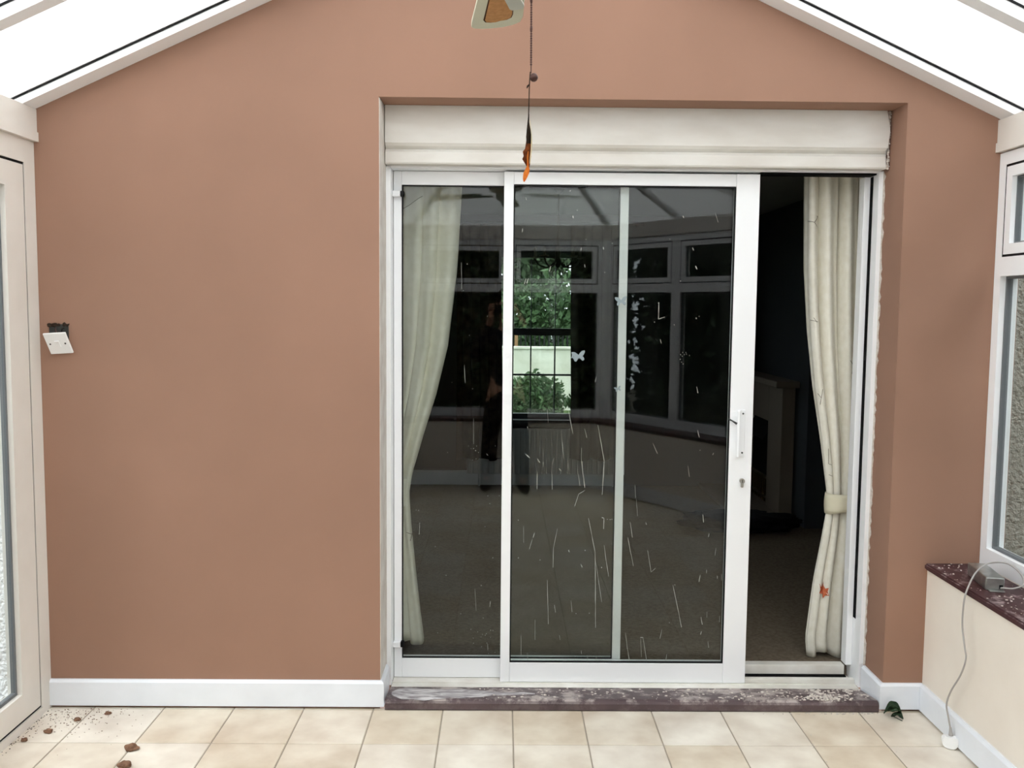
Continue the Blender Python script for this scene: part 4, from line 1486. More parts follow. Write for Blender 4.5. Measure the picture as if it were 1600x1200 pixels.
# ---------------------------------------------------------------- paint spots and stickers on the door glass
SPL_N = 135
SPL = """0.092,2.103,0.095,2.09,1;0.278,2.134,0.278,2.13,1.5;0.308,2.054,0.308,2.05,1;0.29,2.03,0.292,2.019,1.2;0.08,1.975,0.078,1.957,1;0.2,1.818,0.194,1.796,2;0.096,1.766,0.09,1.743,1.2;0.106,1.766,0.1,1.745,1.2;0.205,1.634,0.205,1.63,1.8;0.328,1.897,0.326,1.884,1;0.42,1.901,0.422,1.889,1.2;0.347,1.933,0.347,1.929,1;0.458,1.918,0.458,1.914,1;0.342,1.828,0.345,1.813,1;0.428,1.796,0.428,1.792,1;0.752,2.035,0.757,2.024,1.6;0.888,2.05,0.902,2.008,0.9;0.796,1.902,0.802,1.889,1.7;0.811,1.826,0.818,1.81,1.8;0.819,1.608,0.821,1.601,1.8;0.832,1.615,0.832,1.611,1;0.749,1.763,0.749,1.759,1.2;0.727,1.578,0.727,1.574,1;0.643,1.589,0.643,1.585,1.2;0.669,1.515,0.674,1.496,1.1;0.7,1.938,0.7,1.934,0.8;0.829,1.313,0.835,1.287,1.6;0.659,1.67,0.659,1.666,2.6;0.659,1.668,0.66,1.6,1.6;0.66,1.6,0.686,1.609,1.4;0.039,2.125,0.039,2.121,1;0.4,1.353,0.396,1.33,1;0.757,1.452,0.757,1.448,1.2;0.766,1.461,0.766,1.457,0.9;0.773,1.452,0.773,1.448,0.9;0.756,1.432,0.756,1.428,1.3;0.762,1.42,0.762,1.416,0.8;0.769,1.412,0.769,1.408,1.2;0.782,1.454,0.782,1.45,0.8;0.795,1.449,0.795,1.444,0.8;0.764,1.445,0.765,1.441,0.9;0.779,1.461,0.78,1.457,0.7;0.838,1.127,0.846,1.096,1.7;0.647,1.07,0.668,1.024,1;0.91,1.03,0.905,1.019,1;0.851,1.042,0.851,1.038,1.1;0.8,0.972,0.808,0.924,0.9;0.574,0.892,0.578,0.831,0.7;0.581,0.825,0.588,0.752,0.7;0.87,0.76,0.875,0.726,1.8;0.557,0.724,0.568,0.657,0.8;0.548,0.656,0.574,0.533,1;0.635,0.601,0.652,0.505,0.8;0.652,0.505,0.67,0.522,0.8;0.9,0.678,0.897,0.661,1;0.931,0.614,0.927,0.58,0.9;0.893,0.518,0.893,0.501,0.8;0.866,0.495,0.861,0.464,1.2;0.94,0.492,0.941,0.476,0.8;0.958,0.501,0.959,0.469,0.8;0.748,0.449,0.778,0.318,0.9;0.778,0.318,0.79,0.261,1.2;0.756,0.451,0.757,0.447,1;0.874,0.307,0.881,0.273,1.6;0.9,0.33,0.899,0.305,0.9;0.956,0.313,0.955,0.285,1;0.705,0.251,0.697,0.209,1.1;0.61,0.214,0.625,0.214,1.1;0.623,0.214,0.643,0.099,0.9;0.613,0.208,0.618,0.128,0.9;0.546,0.236,0.555,0.162,0.9;0.552,0.185,0.567,0.105,0.9;0.907,0.198,0.911,0.17,0.9;0.729,0.14,0.724,0.105,0.9;0.737,0.283,0.737,0.279,1.1;0.342,1.046,0.341,1.001,0.9;0.341,1.001,0.359,0.874,1.3;0.325,0.957,0.337,0.882,0.9;0.41,1.146,0.44,0.991,1.2;0.44,0.991,0.434,0.844,1.3;0.359,0.862,0.332,0.845,1;0.332,0.845,0.316,0.792,0.9;0.376,0.74,0.392,0.667,1.1;0.392,0.667,0.408,0.588,1.1;0.408,0.588,0.415,0.256,1.2;0.412,0.543,0.44,0.371,0.7;0.433,0.744,0.443,0.742,1.4;0.443,0.742,0.443,0.694,1.4;0.446,0.622,0.456,0.554,0.9;0.456,0.554,0.469,0.484,0.9;0.437,0.526,0.437,0.522,1.8;0.364,0.601,0.364,0.597,1.6;0.346,0.539,0.354,0.524,1;0.294,0.601,0.294,0.596,1.2;0.283,1.211,0.304,1.106,1;0.354,1.129,0.364,1.09,1;0.878,0.244,0.874,0.227,1;0.624,0.724,0.628,0.713,1;0.47,0.737,0.47,0.733,1.3;0.477,0.738,0.478,0.734,1.1;0.458,0.738,0.458,0.734,1;0.102,1.018,0.12,1.002,1.5;0.152,0.998,0.165,0.981,1.2;0.153,0.944,0.153,0.866,1;0.178,1.039,0.179,0.961,0.8;0.215,0.945,0.219,0.865,0.9;0.224,1.003,0.218,0.973,0.8;0.246,0.957,0.257,0.944,1.3;0.257,1.084,0.267,0.999,0.9;0.193,1.21,0.198,1.153,0.8;0.145,0.676,0.139,0.654,1.1;0.136,0.648,0.123,0.603,0.8;0.243,0.694,0.227,0.609,0.8;0.227,0.609,0.226,0.523,1;0.202,0.468,0.209,0.272,0.9;0.234,0.357,0.24,0.324,1;0.306,0.378,0.312,0.326,0.7;0.151,0.291,0.152,0.2,0.7;0.17,0.558,0.17,0.554,1;0.364,0.601,0.364,0.597,1.3;0.074,0.732,0.074,0.728,1;0.076,0.567,0.076,0.562,1.1;0.292,0.598,0.297,0.591,1;0.347,0.537,0.353,0.523,1;0.097,0.704,0.098,0.631,0.6;0.109,1.138,0.111,1.123,0.9;0.284,0.99,0.287,0.945,0.7;0.091,0.222,0.092,0.131,0.7;0.119,0.142,0.122,0.108,0.7;0.382,0.132,0.384,0.095,0.7;0.421,0.132,0.422,0.098,0.7;0.258,0.223,0.262,0.2,0.8;0.354,0.155,0.356,0.138,0.8;0.387,0.323,0.387,0.319,1;0.329,0.321,0.329,0.317,1;-0.123,1.163,-0.122,1.051,0.7;-0.235,1.016,-0.235,1.012,1;-0.371,0.762,-0.371,0.758,1;-0.36,0.76,-0.36,0.755,1;-0.355,0.697,-0.357,0.652,1.2;-0.355,0.703,-0.355,0.699,1.5;-0.035,0.552,-0.035,0.547,1.6;-0.05,0.793,-0.05,0.788,1.3;-0.059,0.826,-0.059,0.822,1.2;-0.239,0.472,-0.239,0.468,1.1;-0.287,0.6,-0.287,0.596,0.9;-0.085,0.428,-0.085,0.423,1;-0.113,0.41,-0.106,0.312,0.6;-0.044,0.355,-0.047,0.33,1.6;-0.174,0.3,-0.174,0.296,1;-0.275,0.213,-0.275,0.209,1;-0.244,0.923,-0.244,0.919,1;-0.009,0.827,-0.009,0.823,1.2;-0.113,1.025,-0.113,1.021,2;-0.122,1.034,-0.122,1.03,1.2;-0.109,1.045,-0.109,1.041,0.9;-0.1,1.017,-0.1,1.013,1;-0.066,1.01,-0.059,1.001,1;-0.133,1.034,-0.133,1.03,0.8;-0.126,0.984,-0.126,0.979,1;-0.111,0.989,-0.111,0.985,1;-0.144,1.045,-0.144,1.041,0.7;-0.148,0.877,-0.148,0.872,0.9;-0.028,1.046,-0.028,1.042,0.8;-0.07,0.69,-0.07,0.686,0.8;-0.055,0.162,-0.054,0.133,1;-0.051,0.121,-0.051,0.117,0.785;-0.099,0.219,-0.099,0.214,0.633;0.02,0.173,0.02,0.168,0.73;-0.041,0.027,-0.041,0.023,0.835;-0.032,0.225,-0.032,0.22,0.92;-0.022,0.126,-0.022,0.122,1.034;-0.119,0.19,-0.119,0.186,0.936;0.007,0.149,0.007,0.145,0.896;-0.058,0.168,-0.058,0.164,1.033;-0.117,0.167,-0.117,0.162,1.039;-0.075,0.281,-0.075,0.277,0.797;-0.042,0.227,-0.042,0.223,1.068;-0.042,0.194,-0.042,0.19,0.668;-0.033,0.062,-0.033,0.057,0.818;-0.078,0.207,-0.078,0.203,0.854;-0.082,0.151,-0.082,0.147,0.893;-0.129,0.23,-0.129,0.225,0.941;0.015,0.219,0.015,0.215,1.095;-0.066,0.204,-0.066,0.199,1.03;0.029,0.202,0.029,0.198,0.885;-0.061,0.211,-0.061,0.206,1.016;-0.084,0.196,-0.084,0.192,0.632;0.017,0.291,0.017,0.287,0.644;-0.042,0.225,-0.042,0.221,0.675;-0.073,0.103,-0.073,0.099,1.036;-0.002,0.162,-0.002,0.158,0.622;-0.179,1.832,-0.177,1.719,0.6;-0.164,1.395,-0.16,1.317,0.8;-0.154,1.828,-0.154,1.824,1.2;-0.128,1.294,-0.128,1.29,1.2;-0.143,1.524,-0.143,1.52,0.8;-0.066,1.607,-0.066,1.602,0.8;-0.17,1.715,-0.17,1.711,1.1;-0.217,1.321,-0.217,1.317,0.8"""


def splat(name, items, y, parent):
    bm = bmesh.new()
    rn = random.Random(6)
    for x0, z0, x1, z1, w_ in items:
        a, b = Vector((x0, 0, z0)), Vector((x1, 0, z1))
        d = b - a
        L = max(d.length, 0.003)
        d = d.normalized() if d.length > 1e-6 else Vector((0, 0, -1))
        s = Vector((-d.z, 0, d.x))
        r = 0.00095 * w_
        if L < 0.02:
            pts = [a + d * (L * 0.5 * (1 + math.cos(k * PI / 4)) ) + s * r * 1.25 * math.sin(k * PI / 4) for k in range(8)]
        else:
            nseg = max(3, int(L / 0.02))
            le, ri = [], []
            for k in range(nseg + 1):
                t = k / nseg
                ww = r * (0.45 + 0.75 * rn.random()) * (0.5 if k == 0 else 1)
                c = a + d * (L * t) + s * (rn.uniform(-0.4, 0.4) * r)
                le.append(c + s * ww)
                ri.append(c - s * ww)
            pts = le + ri[::-1]
        hexa(bm, [(p.x, y, p.z) for p in pts], [(p.x, y - 0.0006, p.z) for p in pts])
    o = link(name, bm, 'splatter', parent)
    o['kind'] = 'stuff'
    o['label'] = 'dried pale paint specks and drips'
    return o


items = [tuple(float(v) for v in s.split(',')) for s in SPL.split(';')]
splat('paint_splashes', items[:SPL_N], 0.2450, gs)
splat('paint_splashes', items[SPL_N:], 0.2968, gf)


def butterfly(x, z, s, y, parent, rot=0.0):
    half = [(0.0, 0.20), (0.10, 0.34), (0.42, 0.62), (0.78, 0.66), (0.80, 0.46), (0.58, 0.12), (0.44, 0.02), (0.58, -0.16), (0.60, -0.42), (0.40, -0.54), (0.20, -0.34), (0.06, -0.12), (0.0, -0.30)]
    pts = half + [(-a, b) for a, b in half[::-1][1:-1]]
    c, q = math.cos(rot), math.sin(rot)
    pts = [(x + (a * c - b * q) * s, z + (a * q + b * c) * s) for a, b in pts]
    bm = bmesh.new()
    hexa(bm, [(a, y, b) for a, b in pts], [(a, y - 0.0005, b) for a, b in pts])
    o = link('butterfly_sticker', bm, 'sticker', parent)
    o['label'] = 'frosted butterfly sticker'


butterfly(0.324, 1.437, 0.036, 0.2449, gs, 0.15)
butterfly(0.300, 1.434, 0.012, 0.2449, gs, -0.5)
butterfly(0.500, 1.672, 0.032, 0.2449, gs, 0.1)
butterfly(0.493, 1.300, 0.018, 0.2449, gs, 0.3)

# ---------------------------------------------------------------- ceiling fan with pull chain
HX, HY, HZ = 0.012, -1.80, 2.385
fan = empty('ceiling_fan', (HX, HY, HZ))
tag(fan, 'cream ceiling fan with cane-inset blades hanging from the ridge', 'fan')
bm = bmesh.new()
tube(bm, [(HX, HY, HZ + 0.16), (HX, HY, 3.19)], 0.014, 12)
link('down_rod', bm, 'fan_bracket', fan)
bm = bmesh.new()
lathe(bm, [(0.060, 3.194), (0.058, 3.16), (0.020, 3.12)], (HX, HY, 0), 24)
link('canopy', bm, 'fan_bracket', fan, smooth=True)
bm = bmesh.new()
lathe(bm, [(0.045, HZ - 0.055), (0.060, HZ - 0.045), (0.062, HZ - 0.005), (0.100, HZ + 0.004), (0.115, HZ + 0.03), (0.115, HZ + 0.10), (0.09, HZ + 0.14), (0.03, HZ + 0.165)], (HX, HY, 0), 32)
link('motor_housing', bm, 'fan_bracket', fan, smooth=True)
TIP = math.radians(94.0)


def blade(k):
    ang = TIP + k * PI / 2
    M = Matrix.Translation((HX, HY, HZ - 0.012)) @ Matrix.Rotation(ang, 4, 'Z') @ Matrix.Rotation(math.radians(3.2), 4, 'Y') @ Matrix.Rotation(math.radians(-8), 4, 'X')
    # outline in blade space: x along the blade, y across
    out = [(0.16, -0.045), (0.30, -0.054), (0.44, -0.062), (0.475, -0.058), (0.492, -0.040), (0.500, -0.015), (0.500, 0.010), (0.497, 0.035), (0.488, 0.056), (0.475, 0.064), (0.44, 0.064), (0.30, 0.056), (0.16, 0.046)]

    def solid(name, pts, z0, z1, material, parent):
        bm = bmesh.new()
        hexa(bm, [(p[0], p[1], z0) for p in pts], [(p[0], p[1], z1) for p in pts])
        bmesh.ops.transform(bm, matrix=M, verts=bm.verts)
        return link(name, bm, material, parent)

    b = solid('blade', out, -0.003, 0.003, 'fan_blade', fan)
    ins = [(0.20, -0.018), (0.30, -0.026), (0.41, -0.032), (0.432, -0.030), (0.444, -0.020), (0.446, -0.006), (0.452, 0.004), (0.452, 0.016), (0.446, 0.028), (0.430, 0.033), (0.41, 0.032), (0.30, 0.028), (0.20, 0.020)]
    solid('cane_inset', [(x + (0.004 if x > .35 else 0), y * 1.10) for x, y in ins], -0.0042, -0.0031, 'cane_edge', b)
    solid('cane_panel', ins, -0.0056, -0.0043, 'cane', b)
    br = [(0.09, -0.020), (0.24, -0.024), (0.350, -0.056), (0.368, -0.052), (0.370, -0.028), (0.362, -0.022), (0.28, 0.000), (0.24, 0.016), (0.09, 0.020)]
    solid('bracket', br, -0.0110, -0.0057, 'fan_bracket', b)


for k in range(4):
    blade(k)
# chain
pc = empty('pull_chain', (0.052, -1.8, 2.10), fan)
bm = bmesh.new()
z = HZ - 0.060
i = 0
while z > 2.125:
    big = abs(z - 2.196) < 0.004 or abs(z - 2.252) < 0.004
    r = bmesh.ops.create_icosphere(bm, subdivisions=1, radius=0.0026)
    xx = 0.0505 + 0.0015 * (2.37 - z) / 0.25
    for v in r['verts']:
        v.co = Vector((v.co.x * (1.2 if big else 1), v.co.y * (1.2 if big else 1), v.co.z * (2.6 if big else 1))) + Vector((xx, -1.8, z))
    z -= 0.0046
link('beads', bm, 'bronze', pc, smooth=True)
bm = bmesh.new()
tube(bm, [(0.0505, -1.8, HZ - 0.05), (0.052, -1.8, 2.110)], 0.0011, 6)
link('wire', bm, 'bronze', pc)
bm = bmesh.new()
bmesh.ops.create_uvsphere(bm, u_segments=16, v_segments=10, radius=0.0085, matrix=Matrix.Translation((0.0575, -1.8, 2.102)))
link('ball', bm, 'bronze', pc, smooth=True)

# feathered charm tied to the chain
fc = empty('feather_charm', (0.048, -1.8, 1.91))
tag(fc, 'brown and orange feather charm hanging from the fan pull chain', 'charm')
bm = bmesh.new()
tube(bm, smooth_path([(0.0505, -1.803, 2.112), (0.0490, -1.803, 2.085), (0.0485, -1.8, 2.05), (0.0480, -1.8, 2.022)], 4), 0.0011, 6)
link('thread', bm, 'feather_dark', fc)
bm = bmesh.new()
tube(bm, [(0.0490, -1.803, 2.088), (0.0455, -1.803, 2.084), (0.0440, -1.803, 2.080)], [0.0012, 0.0022, 0.0008], 6)
link('knot', bm, 'feather_dark', fc)


def vane(name, pts, material, y0, y1):
    """pts: (z, left, right); a thin curled strip"""
    bm = bmesh.new()
    lo = [(a, y0 + 0.002 * math.sin(z * 90), z) for z, a, b in pts] + [(b, y1 + 0.002 * math.sin(z * 70), z) for z, a, b in pts[::-1]]
    vl = [bm.verts.new((a, y0 + 0.0025 * math.sin(z * 90), z)) for z, a, b in pts]
    vm = [bm.verts.new(((a + b) / 2, (y0 + y1) / 2 - 0.003, z)) for z, a, b in pts]
    vr = [bm.verts.new((b, y1 + 0.0025 * math.sin(z * 70), z)) for z, a, b in pts]
    for i in range(len(pts) - 1):
        bm.faces.new((vl[i], vm[i], vm[i + 1], vl[i + 1]))
        bm.faces.new((vm[i], vr[i], vr[i + 1], vm[i + 1]))
    bmesh.ops.solidify(bm, geom=bm.faces[:], thickness=0.0009)
    return link(name, bm, material, fc)


C0 = 0.0485
vane('dark_feather', [(2.030, C0 - .001, C0 + .001), (2.015, C0 - .0025, C0 + .001), (2.000, C0 - .004, C0 + .004), (1.985, C0 - .005, C0 + .006), (1.972, C0 - .004, C0 + .005)], 'feather_dark', -1.802, -1.799)
vane('brown_feather', [(1.990, C0 - .003, C0 + .003), (1.975, C0 - .005, C0 + .005), (1.962, C0 - .007, C0 + .006), (1.956, C0 - .0115, C0 + .006), (1.947, C0 - .0095, C0 + .006), (1.941, C0 - .0125, C0 + .005), (1.934, C0 - .008, C0 + .004), (1.926, C0 - .003, C0 + .0025), (1.918, C0 - .002, C0 + .001)], 'feather_brown', -1.801, -1.797)
vane('orange_feather', [(1.956, C0 - .0015, C0 + .0005), (1.944, C0 - .003, C0 - .0005), (1.936, C0 - .003, C0 + .0005), (1.928, C0 - .0025, C0 + .0005), (1.921, C0 - .006, C0 + .003), (1.914, C0 - .0095, C0 + .002), (1.907, C0 - .0105, C0 - .001), (1.901, C0 - .0105, C0 - .004), (1.896, C0 - .0095, C0 - .0075)], 'feather_orange', -1.806, -1.803)
vane('cream_feather', [(2.018, C0 + .001, C0 + .003), (2.004, C0 + .003, C0 + .0045), (1.990, C0 + .005, C0 + .0065), (1.975, C0 + .005, C0 + .0075), (1.960, C0 + .0045, C0 + .007), (1.945, C0 + .003, C0 + .0055), (1.932, C0 + .002, C0 + .004)], 'feather_cream', -1.804, -1.802)

# ================================================================ OUTSIDE
structure(box('floor_garden', -14, 14, -16, 0.049, -0.45, -0.13, 'ground_dirt'), 'bare ground of the back garden around the conservatory', 'ground')
structure(box('floor_front_garden', -14, 14, LY1 + 0.201, 30, -0.45, -0.13, 'lawn'), 'front garden ground beyond the far window', 'ground')


def leaves(name, n, sampler, size, material, parent=None, origin=(0, 0, 0), seed=1):
    rn = np.random.default_rng(seed)
    P_ = sampler(rn, n)
    ax = rn.normal(size=(n, 3))
    ax /= np.linalg.norm(ax, axis=1)[:, None]
    bx_ = np.cross(ax, rn.normal(size=(n, 3)))
    bx_ /= np.linalg.norm(bx_, axis=1)[:, None]
    s = size * rn.uniform(0.6, 1.3, size=(n, 1))
    V = np.empty((n * 4, 3))
    V[0::4] = P_ - ax * s
    V[1::4] = P_ + bx_ * s * 0.45
    V[2::4] = P_ + ax * s
    V[3::4] = P_ - bx_ * s * 0.45
    F = np.arange(n * 4).reshape(n, 4).tolist()
    o = fmesh(name, V, F, material, parent, origin)
    return o


def blob(c, r, fill=0.55):
    c = np.array(c)
    r = np.array(r)

    def f(rn, n):
        d = rn.normal(size=(n, 3))
        d /= np.linalg.norm(d, axis=1)[:, None]
        k = rn.uniform(fill, 1.0, size=(n, 1)) * (1 + 0.18 * np.sin(d[:, :1] * 7 + c[0]) * np.cos(d[:, 2:] * 6))
        return c + d * r * k
    return f


def tree(loc, h, r, nl, material, label, size=0.10, seed=1, name='tree', trunk=True, group=None):
    x, y = loc
    root = empty(name, (x, y, -0.13))
    tag(root, label, 'tree' if trunk else 'shrub', group)
    if trunk:
        bm = bmesh.new()
        tube(bm, smooth_path([(x, y, -0.13), (x + 0.05, y, h * 0.3), (x - 0.04, y + 0.05, h * 0.62)], 5), [0.16 - 0.012 * i for i in range(11)], 10)
        for k in range(5):
            a = k * 1.26
            tube(bm, [(x, y, h * 0.35), (x + math.cos(a) * r[0] * 0.3, y + math.sin(a) * r[1] * 0.3, h * 0.55), (x + math.cos(a) * r[0] * 0.6, y + math.sin(a) * r[1] * 0.6, h * 0.75)], [0.06, 0.04, 0.02], 7)
        link('trunk', bm, 'bark', root)
    c = (x, y, h - r[2] if trunk else -0.13 + r[2] * 0.9)
    f = leaves('foliage', nl, blob(c, r, 0.25), size, material, root, c, seed)
    f['kind'] = 'stuff'
    return root


# front garden through the far window
gw = empty('garden_wall', (0.9, 12.4, -0.13))
tag(gw, 'white rendered garden wall with dark streaks beyond the far window', 'wall')
box('wall_face', -3.0, 5.0, 12.3, 12.5, -0.13, 0.93, 'garden_wall_white', gw)
box('coping', -3.02, 5.02, 12.27, 12.53, 0.9305, 0.965, 'garden_wall_white', gw)
ry = empty('railing', (0.9, 13.2, -0.13))
tag(ry, 'black iron railing above the white garden wall', 'railing')
for i in range(46):
    x = -1.2 + i * 0.085
    bm = bmesh.new()
    tube(bm, [(x, 13.2, -0.13), (x, 13.2, 1.24)], 0.014, 5)
    link('baluster', bm, 'iron_black', ry)
for z in (1.18, 0.6):
    box('rail', -1.3, 2.8, 13.18, 13.22, z, z + 0.035, 'iron_black', ry)
tag(box('fence_post', 0.215, 0.275, 13.05, 13.12, -0.13, 1.235, 'timber', bevel=0.008), 'weathered timber post beside the black railing', 'post')
tree((0.4, 18.6), 5.6, (1.75, 1.5, 2.4), 9000, 'leaf_dark', 'dark leafy tree behind the railing, left of the far window view', 0.11, 1)
tree((4.6, 18.6), 5.0, (1.7, 1.5, 2.3), 9000, 'leaf_mid', 'lighter green tree behind the railing, right of the far window view', 0.11, 2)
tree((1.0, 15.2), 3.0, (2.6, 0.7, 1.3), 9000, 'leaf_mid', 'low spreading shrub behind the railing', 0.08, 3, name='shrub', trunk=False)
tree((0.42, 10.6), 1.0, (0.62, 0.4, 0.40), 5000, 'leaf_mid', 'loose green shrub in front of the white garden wall', 0.045, 4, name='shrub', trunk=False)
tree((1.42, 10.9), 1.0, (0.36, 0.35, 0.30), 3500, 'leaf_dark', 'darker low shrub beside the loose green one', 0.045, 5, name='shrub', trunk=False)

# tall hedges close round the back garden, mirrored as dark shapes in the door glass
def shell(x0, x1, y0, y1, z0, z1):
    lo, hi = np.array([x0, y0, z0]), np.array([x1, y1, z1])

    def f(rn, n):
        p = lo + (hi - lo) * rn.random((n, 3))
        ax = rn.choice(3, size=n, p=[0.3, 0.4, 0.3])
        side = rn.random(n) < 0.6
        k = np.arange(n)
        p[k, ax] = np.where(side | (ax == 2), hi[ax], lo[ax])
        return p + rn.normal(size=(n, 3)).clip(-1, 1) * 0.05
    return f


HH = 3.1
hedges = [(-4.7, -3.9, -3.7, -2.3, 'left side, near the house'), (-4.7, -3.9, -6.85, -4.0, 'left side, away from the house'),
          (4.0, 4.8, -3.7, -0.9, 'right side, near the house'), (4.0, 4.8, -6.85, -4.05, 'right side, away from the house'),
          (-4.8, -1.82, -8.0, -7.2, 'far end, left'), (-1.5, 1.55, -8.0, -7.2, 'far end, middle'), (1.80, 4.9, -8.0, -7.2, 'far end, right')]
for i, (x0, x1, y0, y1, lb) in enumerate(hedges):
    HH = 2.6 if i == 0 else 3.9  # raised to hold back daylight from the sides, the first kept lower
    cx, cy = (x0 + x1) / 2, (y0 + y1) / 2
    root = empty('hedge', (cx, cy, -0.13))
    tag(root, 'tall dark garden hedge mirrored in the glass, ' + lb, 'hedge', 'hedges round the back garden')
    bm = bmesh.new()
    cube(bm, x0 + 0.06, x1 - 0.06, y0 + 0.06, y1 - 0.06, -0.13, HH - 0.06, 0.15)
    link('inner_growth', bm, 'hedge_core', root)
    f = leaves('foliage', 6500, shell(x0, x1, y0, y1, 0.0, HH), 0.085, 'leaf_dark', root, (cx, cy, 0), 30 + i)
    f['kind'] = 'stuff'

# ================================================================ THE PERSON TAKING THE PICTURE (mirrored in the glass)
def skin(name, joints, edges, material, parent, origin, sub=2, root=0):
    me = bpy.data.meshes.new(name)
    me.from_pydata([(Vector(j[:3]) - Vector(origin)) for j in joints], edges, [])
    o = bpy.data.objects.new(name, me)
    COL.objects.link(o)
    me.materials.append(MATS[material])
    md = o.modifiers.new('skin', 'SKIN')
    md.use_smooth_shade = True
    sv = me.skin_vertices[0].data
    for k, j in enumerate(joints):
        sv[k].radius = (j[3], j[4] if len(j) > 4 else j[3])
        sv[k].use_root = (k == root)
    ss = o.modifiers.new('smooth', 'SUBSURF')
    ss.levels = sub
    ss.render_levels = sub
    place(o, origin, parent)
    return o


QX, QY = 0.03, -3.97
person = empty('person', (QX, QY, 0.0))
tag(person, 'person in dark jacket and trousers holding a phone up, mirrored faintly in the glass', 'person')
J, Eg = [], []


def jt(*a):
    J.append(a)
    return len(J) - 1


pel = jt(QX, QY, 0.95, 0.125, 0.085)
wai = jt(QX, QY, 1.10, 0.120, 0.080)
che = jt(QX, QY, 1.30, 0.150, 0.095)
nck = jt(QX, QY + 0.01, 1.48, 0.060, 0.055)
hd0 = jt(QX, QY + 0.025, 1.58, 0.062, 0.066)
hd1 = jt(QX, QY + 0.030, 1.66, 0.075, 0.090)
hd2 = jt(QX, QY + 0.020, 1.74, 0.066, 0.080)
Eg += [(pel, wai), (wai, che), (che, nck), (nck, hd0), (hd0, hd1), (hd1, hd2)]
arms = {}
for s in (-1, 1):
    sh = jt(QX + s * 0.185, QY, 1.43, 0.055)
    el = jt(QX + s * 0.265, QY + 0.10, 1.20, 0.042)
    fa = jt(QX + s * 0.20, QY + 0.175, 1.38, 0.038)
    wr = jt(QX + s * 0.125, QY + 0.215, 1.555, 0.027)
    pm = jt(QX - 0.03 + s * 0.118, QY + 0.226, 1.615, 0.030, 0.018)
    Eg += [(che, sh), (sh, el), (el, fa), (fa, wr), (wr, pm)]
    for q in range(4):
        zz = 1.600 + q * 0.019
        f0 = jt(QX - 0.03 + s * 0.108, QY + 0.236, zz + 0.008, 0.0085)
        f1 = jt(QX - 0.03 + s * 0.098, QY + 0.2535, zz + 0.010, 0.0080)
        f2 = jt(QX - 0.03 + s * (0.076 - 0.004 * (q % 2)), QY + 0.2555, zz + 0.010, 0.0070)
        Eg += [(pm, f0), (f0, f1), (f1, f2)]
    t0 = jt(QX - 0.03 + s * 0.100, QY + 0.222, 1.612, 0.011)
    t1 = jt(QX - 0.03 + s * 0.075, QY + 0.222, 1.628, 0.009)
    Eg += [(pm, t0), (t0, t1)]
    hp = jt(QX + s * 0.095, QY, 0.90, 0.088)
    kn = jt(QX + s * 0.135, QY + 0.015, 0.50, 0.058)
    cf = jt(QX + s * 0.145, QY - 0.01, 0.33, 0.054)
    an = jt(QX + s * 0.155, QY - 0.005, 0.10, 0.038)
    he = jt(QX + s * 0.155, QY - 0.02, 0.055, 0.036)
    to = jt(QX + s * 0.185, QY + 0.16, 0.040, 0.030)
    Eg += [(pel, hp), (hp, kn), (kn, cf), (cf, an), (an, he), (an, to)]
skin('body', J, Eg, 'skin', person, (QX, QY, 0.0))
# clothes over the body
T = [(QX, QY, 0.98, 0.140, 0.100), (QX, QY, 0.93, 0.138, 0.100)]
TE = [(0, 1)]
for s in (-1, 1):
    i0 = len(T)
    T += [(QX + s * 0.098, QY, 0.86, 0.104), (QX + s * 0.135, QY + 0.015, 0.50, 0.080), (QX + s * 0.147, QY - 0.008, 0.30, 0.076), (QX + s * 0.157, QY - 0.005, 0.115, 0.074)]
    TE += [(1, i0), (i0, i0 + 1), (i0 + 1, i0 + 2), (i0 + 2, i0 + 3)]
skin('trousers', T, TE, 'trousers', person, (QX, QY, 0.5))
T = [(QX, QY, 0.92, 0.145, 0.108), (QX, QY, 1.10, 0.140, 0.100), (QX, QY, 1.31, 0.172, 0.115), (QX, QY + 0.005, 1.46, 0.090, 0.080)]
TE = [(0, 1), (1, 2), (2, 3)]
for s in (-1, 1):
    i0 = len(T)
    T += [(QX + s * 0.19, QY, 1.425, 0.070), (QX + s * 0.267, QY + 0.10, 1.195, 0.056), (QX + s * 0.20, QY + 0.175, 1.38, 0.050), (QX + s * 0.150, QY + 0.203, 1.50, 0.042)]
    TE += [(2, i0), (i0, i0 + 1), (i0 + 1, i0 + 2), (i0 + 2, i0 + 3)]
skin('jacket', T, TE, 'jacket', person, (QX, QY, 1.2), root=1)
for s in (-1, 1):
    c = (QX + s * 0.17, QY + 0.06, 0.0)
    bm = bmesh.new()
    bmesh.ops.create_uvsphere(bm, u_segments=20, v_segments=12, radius=1.0)
    for v in bm.verts:
        q = v.co
        z = 0.055 + q.z * 0.055 * (1.25 if q.y < 0 and q.z > 0 else 0.95)
        v.co = Vector((c[0] + q.x * 0.050 + s * 0.02 * q.y, c[1] + q.y * 0.140, max(0.0008, z)))
    tube(bm, [(QX + s * 0.157, QY - 0.01, 0.06), (QX + s * 0.157, QY - 0.006, 0.15)], 0.062, 16)
    link('boot', bm, 'boots', person, smooth=True)
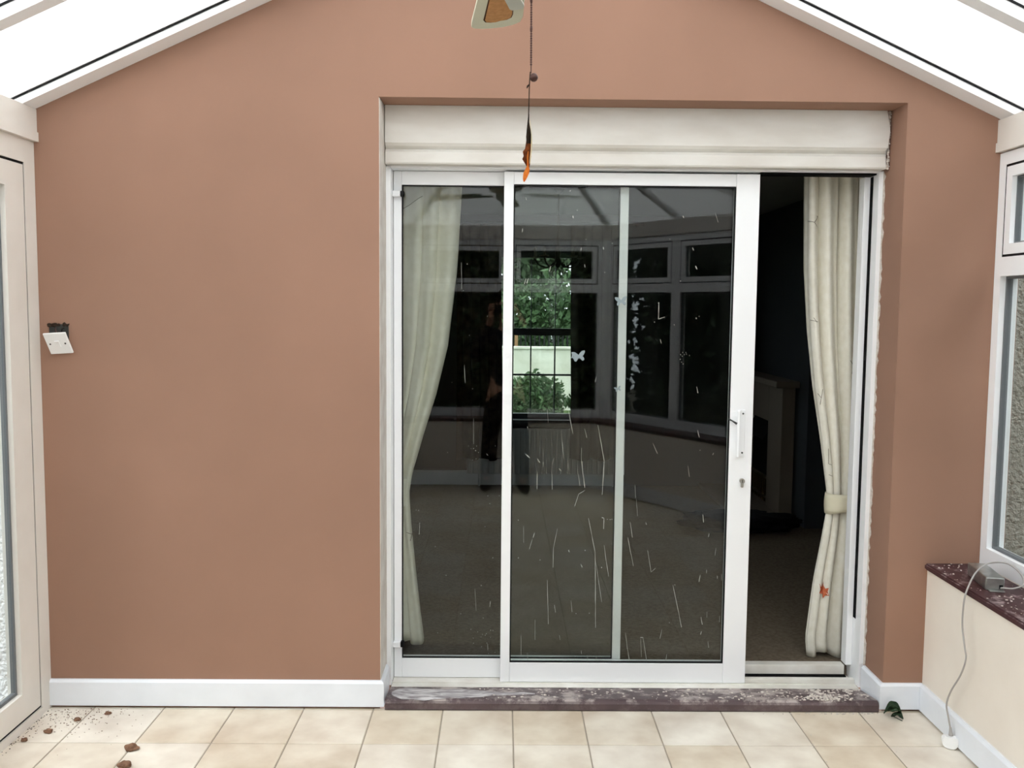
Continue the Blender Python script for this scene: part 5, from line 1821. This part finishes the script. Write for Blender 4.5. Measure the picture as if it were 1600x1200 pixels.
# hair, face
bm = bmesh.new()
bmesh.ops.create_uvsphere(bm, u_segments=24, v_segments=16, radius=1.0)
hc = Vector((QX, QY + 0.012, 1.705))
for v in bm.verts:
    q = v.co
    zlow = 0.035 if q.y > 0.35 else (-0.075 if q.y < 0.2 else -0.02)
    v.co = hc + Vector((q.x * 0.090, q.y * 0.112 - 0.006, max(q.z * 0.115, zlow)))
link('hair', bm, 'hair', person, smooth=True)
fy = QY + 0.030 + 0.090
bm = bmesh.new()
hexa(bm, [(QX - 0.012, fy - 0.02, 1.625), (QX + 0.012, fy - 0.02, 1.625), (QX + 0.006, fy - 0.02, 1.675), (QX - 0.006, fy - 0.02, 1.675)],
     [(QX - 0.009, fy + 0.016, 1.630), (QX + 0.009, fy + 0.016, 1.630), (QX + 0.003, fy + 0.002, 1.675), (QX - 0.003, fy + 0.002, 1.675)])
bmesh.ops.bevel(bm, geom=bm.edges[:], offset=0.003, segments=2, affect='EDGES')
link('nose', bm, 'skin', person, smooth=True)
bm = bmesh.new()
bmesh.ops.create_uvsphere(bm, u_segments=12, v_segments=8, radius=1.0)
for v in bm.verts:
    v.co = Vector((QX + v.co.x * 0.024, fy - 0.014 + v.co.y * 0.008, 1.600 + v.co.z * 0.007))
link('mouth', bm, 'leaf_print', person, smooth=True)
for s in (-1, 1):
    bm = bmesh.new()
    bmesh.ops.create_uvsphere(bm, u_segments=12, v_segments=8, radius=1.0)
    for v in bm.verts:
        v.co = Vector((QX + s * 0.031 + v.co.x * 0.013, fy - 0.014 + v.co.y * 0.009, 1.668 + v.co.z * 0.008))
    e = link('eye', bm, 'eye_white', person, smooth=True)
    bm = bmesh.new()
    bmesh.ops.create_uvsphere(bm, u_segments=10, v_segments=6, radius=0.006, matrix=Matrix.Translation((QX + s * 0.031, fy - 0.009, 1.668)))
    link('iris', bm, 'hair', e, smooth=True)
    bm = bmesh.new()
    bmesh.ops.create_uvsphere(bm, u_segments=12, v_segments=8, radius=1.0)
    for v in bm.verts:
        v.co = Vector((QX + s * 0.082 + v.co.x * 0.010, QY + 0.025 + v.co.y * 0.018, 1.655 + v.co.z * 0.032))
    link('ear', bm, 'skin', person, smooth=True)

ph = empty('phone', (0.0, -3.728, 1.60))
tag(ph, 'black phone held up sideways by the person in the reflection', 'phone')
box('case', -0.078, 0.078, -3.7325, -3.7245, 1.590, 1.664, 'phone_black', ph, 0.003)
box('screen', -0.068, 0.068, -3.7335, -3.7330, 1.596, 1.658, 'gasket', ph)
bm = bmesh.new()
bmesh.ops.create_cone(bm, cap_ends=True, segments=16, radius1=0.006, radius2=0.006, depth=0.002, matrix=Matrix.Translation((0.0, -3.7232, 1.645)) @ Matrix.Rotation(PI / 2, 4, 'X'))
link('lens', bm, 'steel', ph)
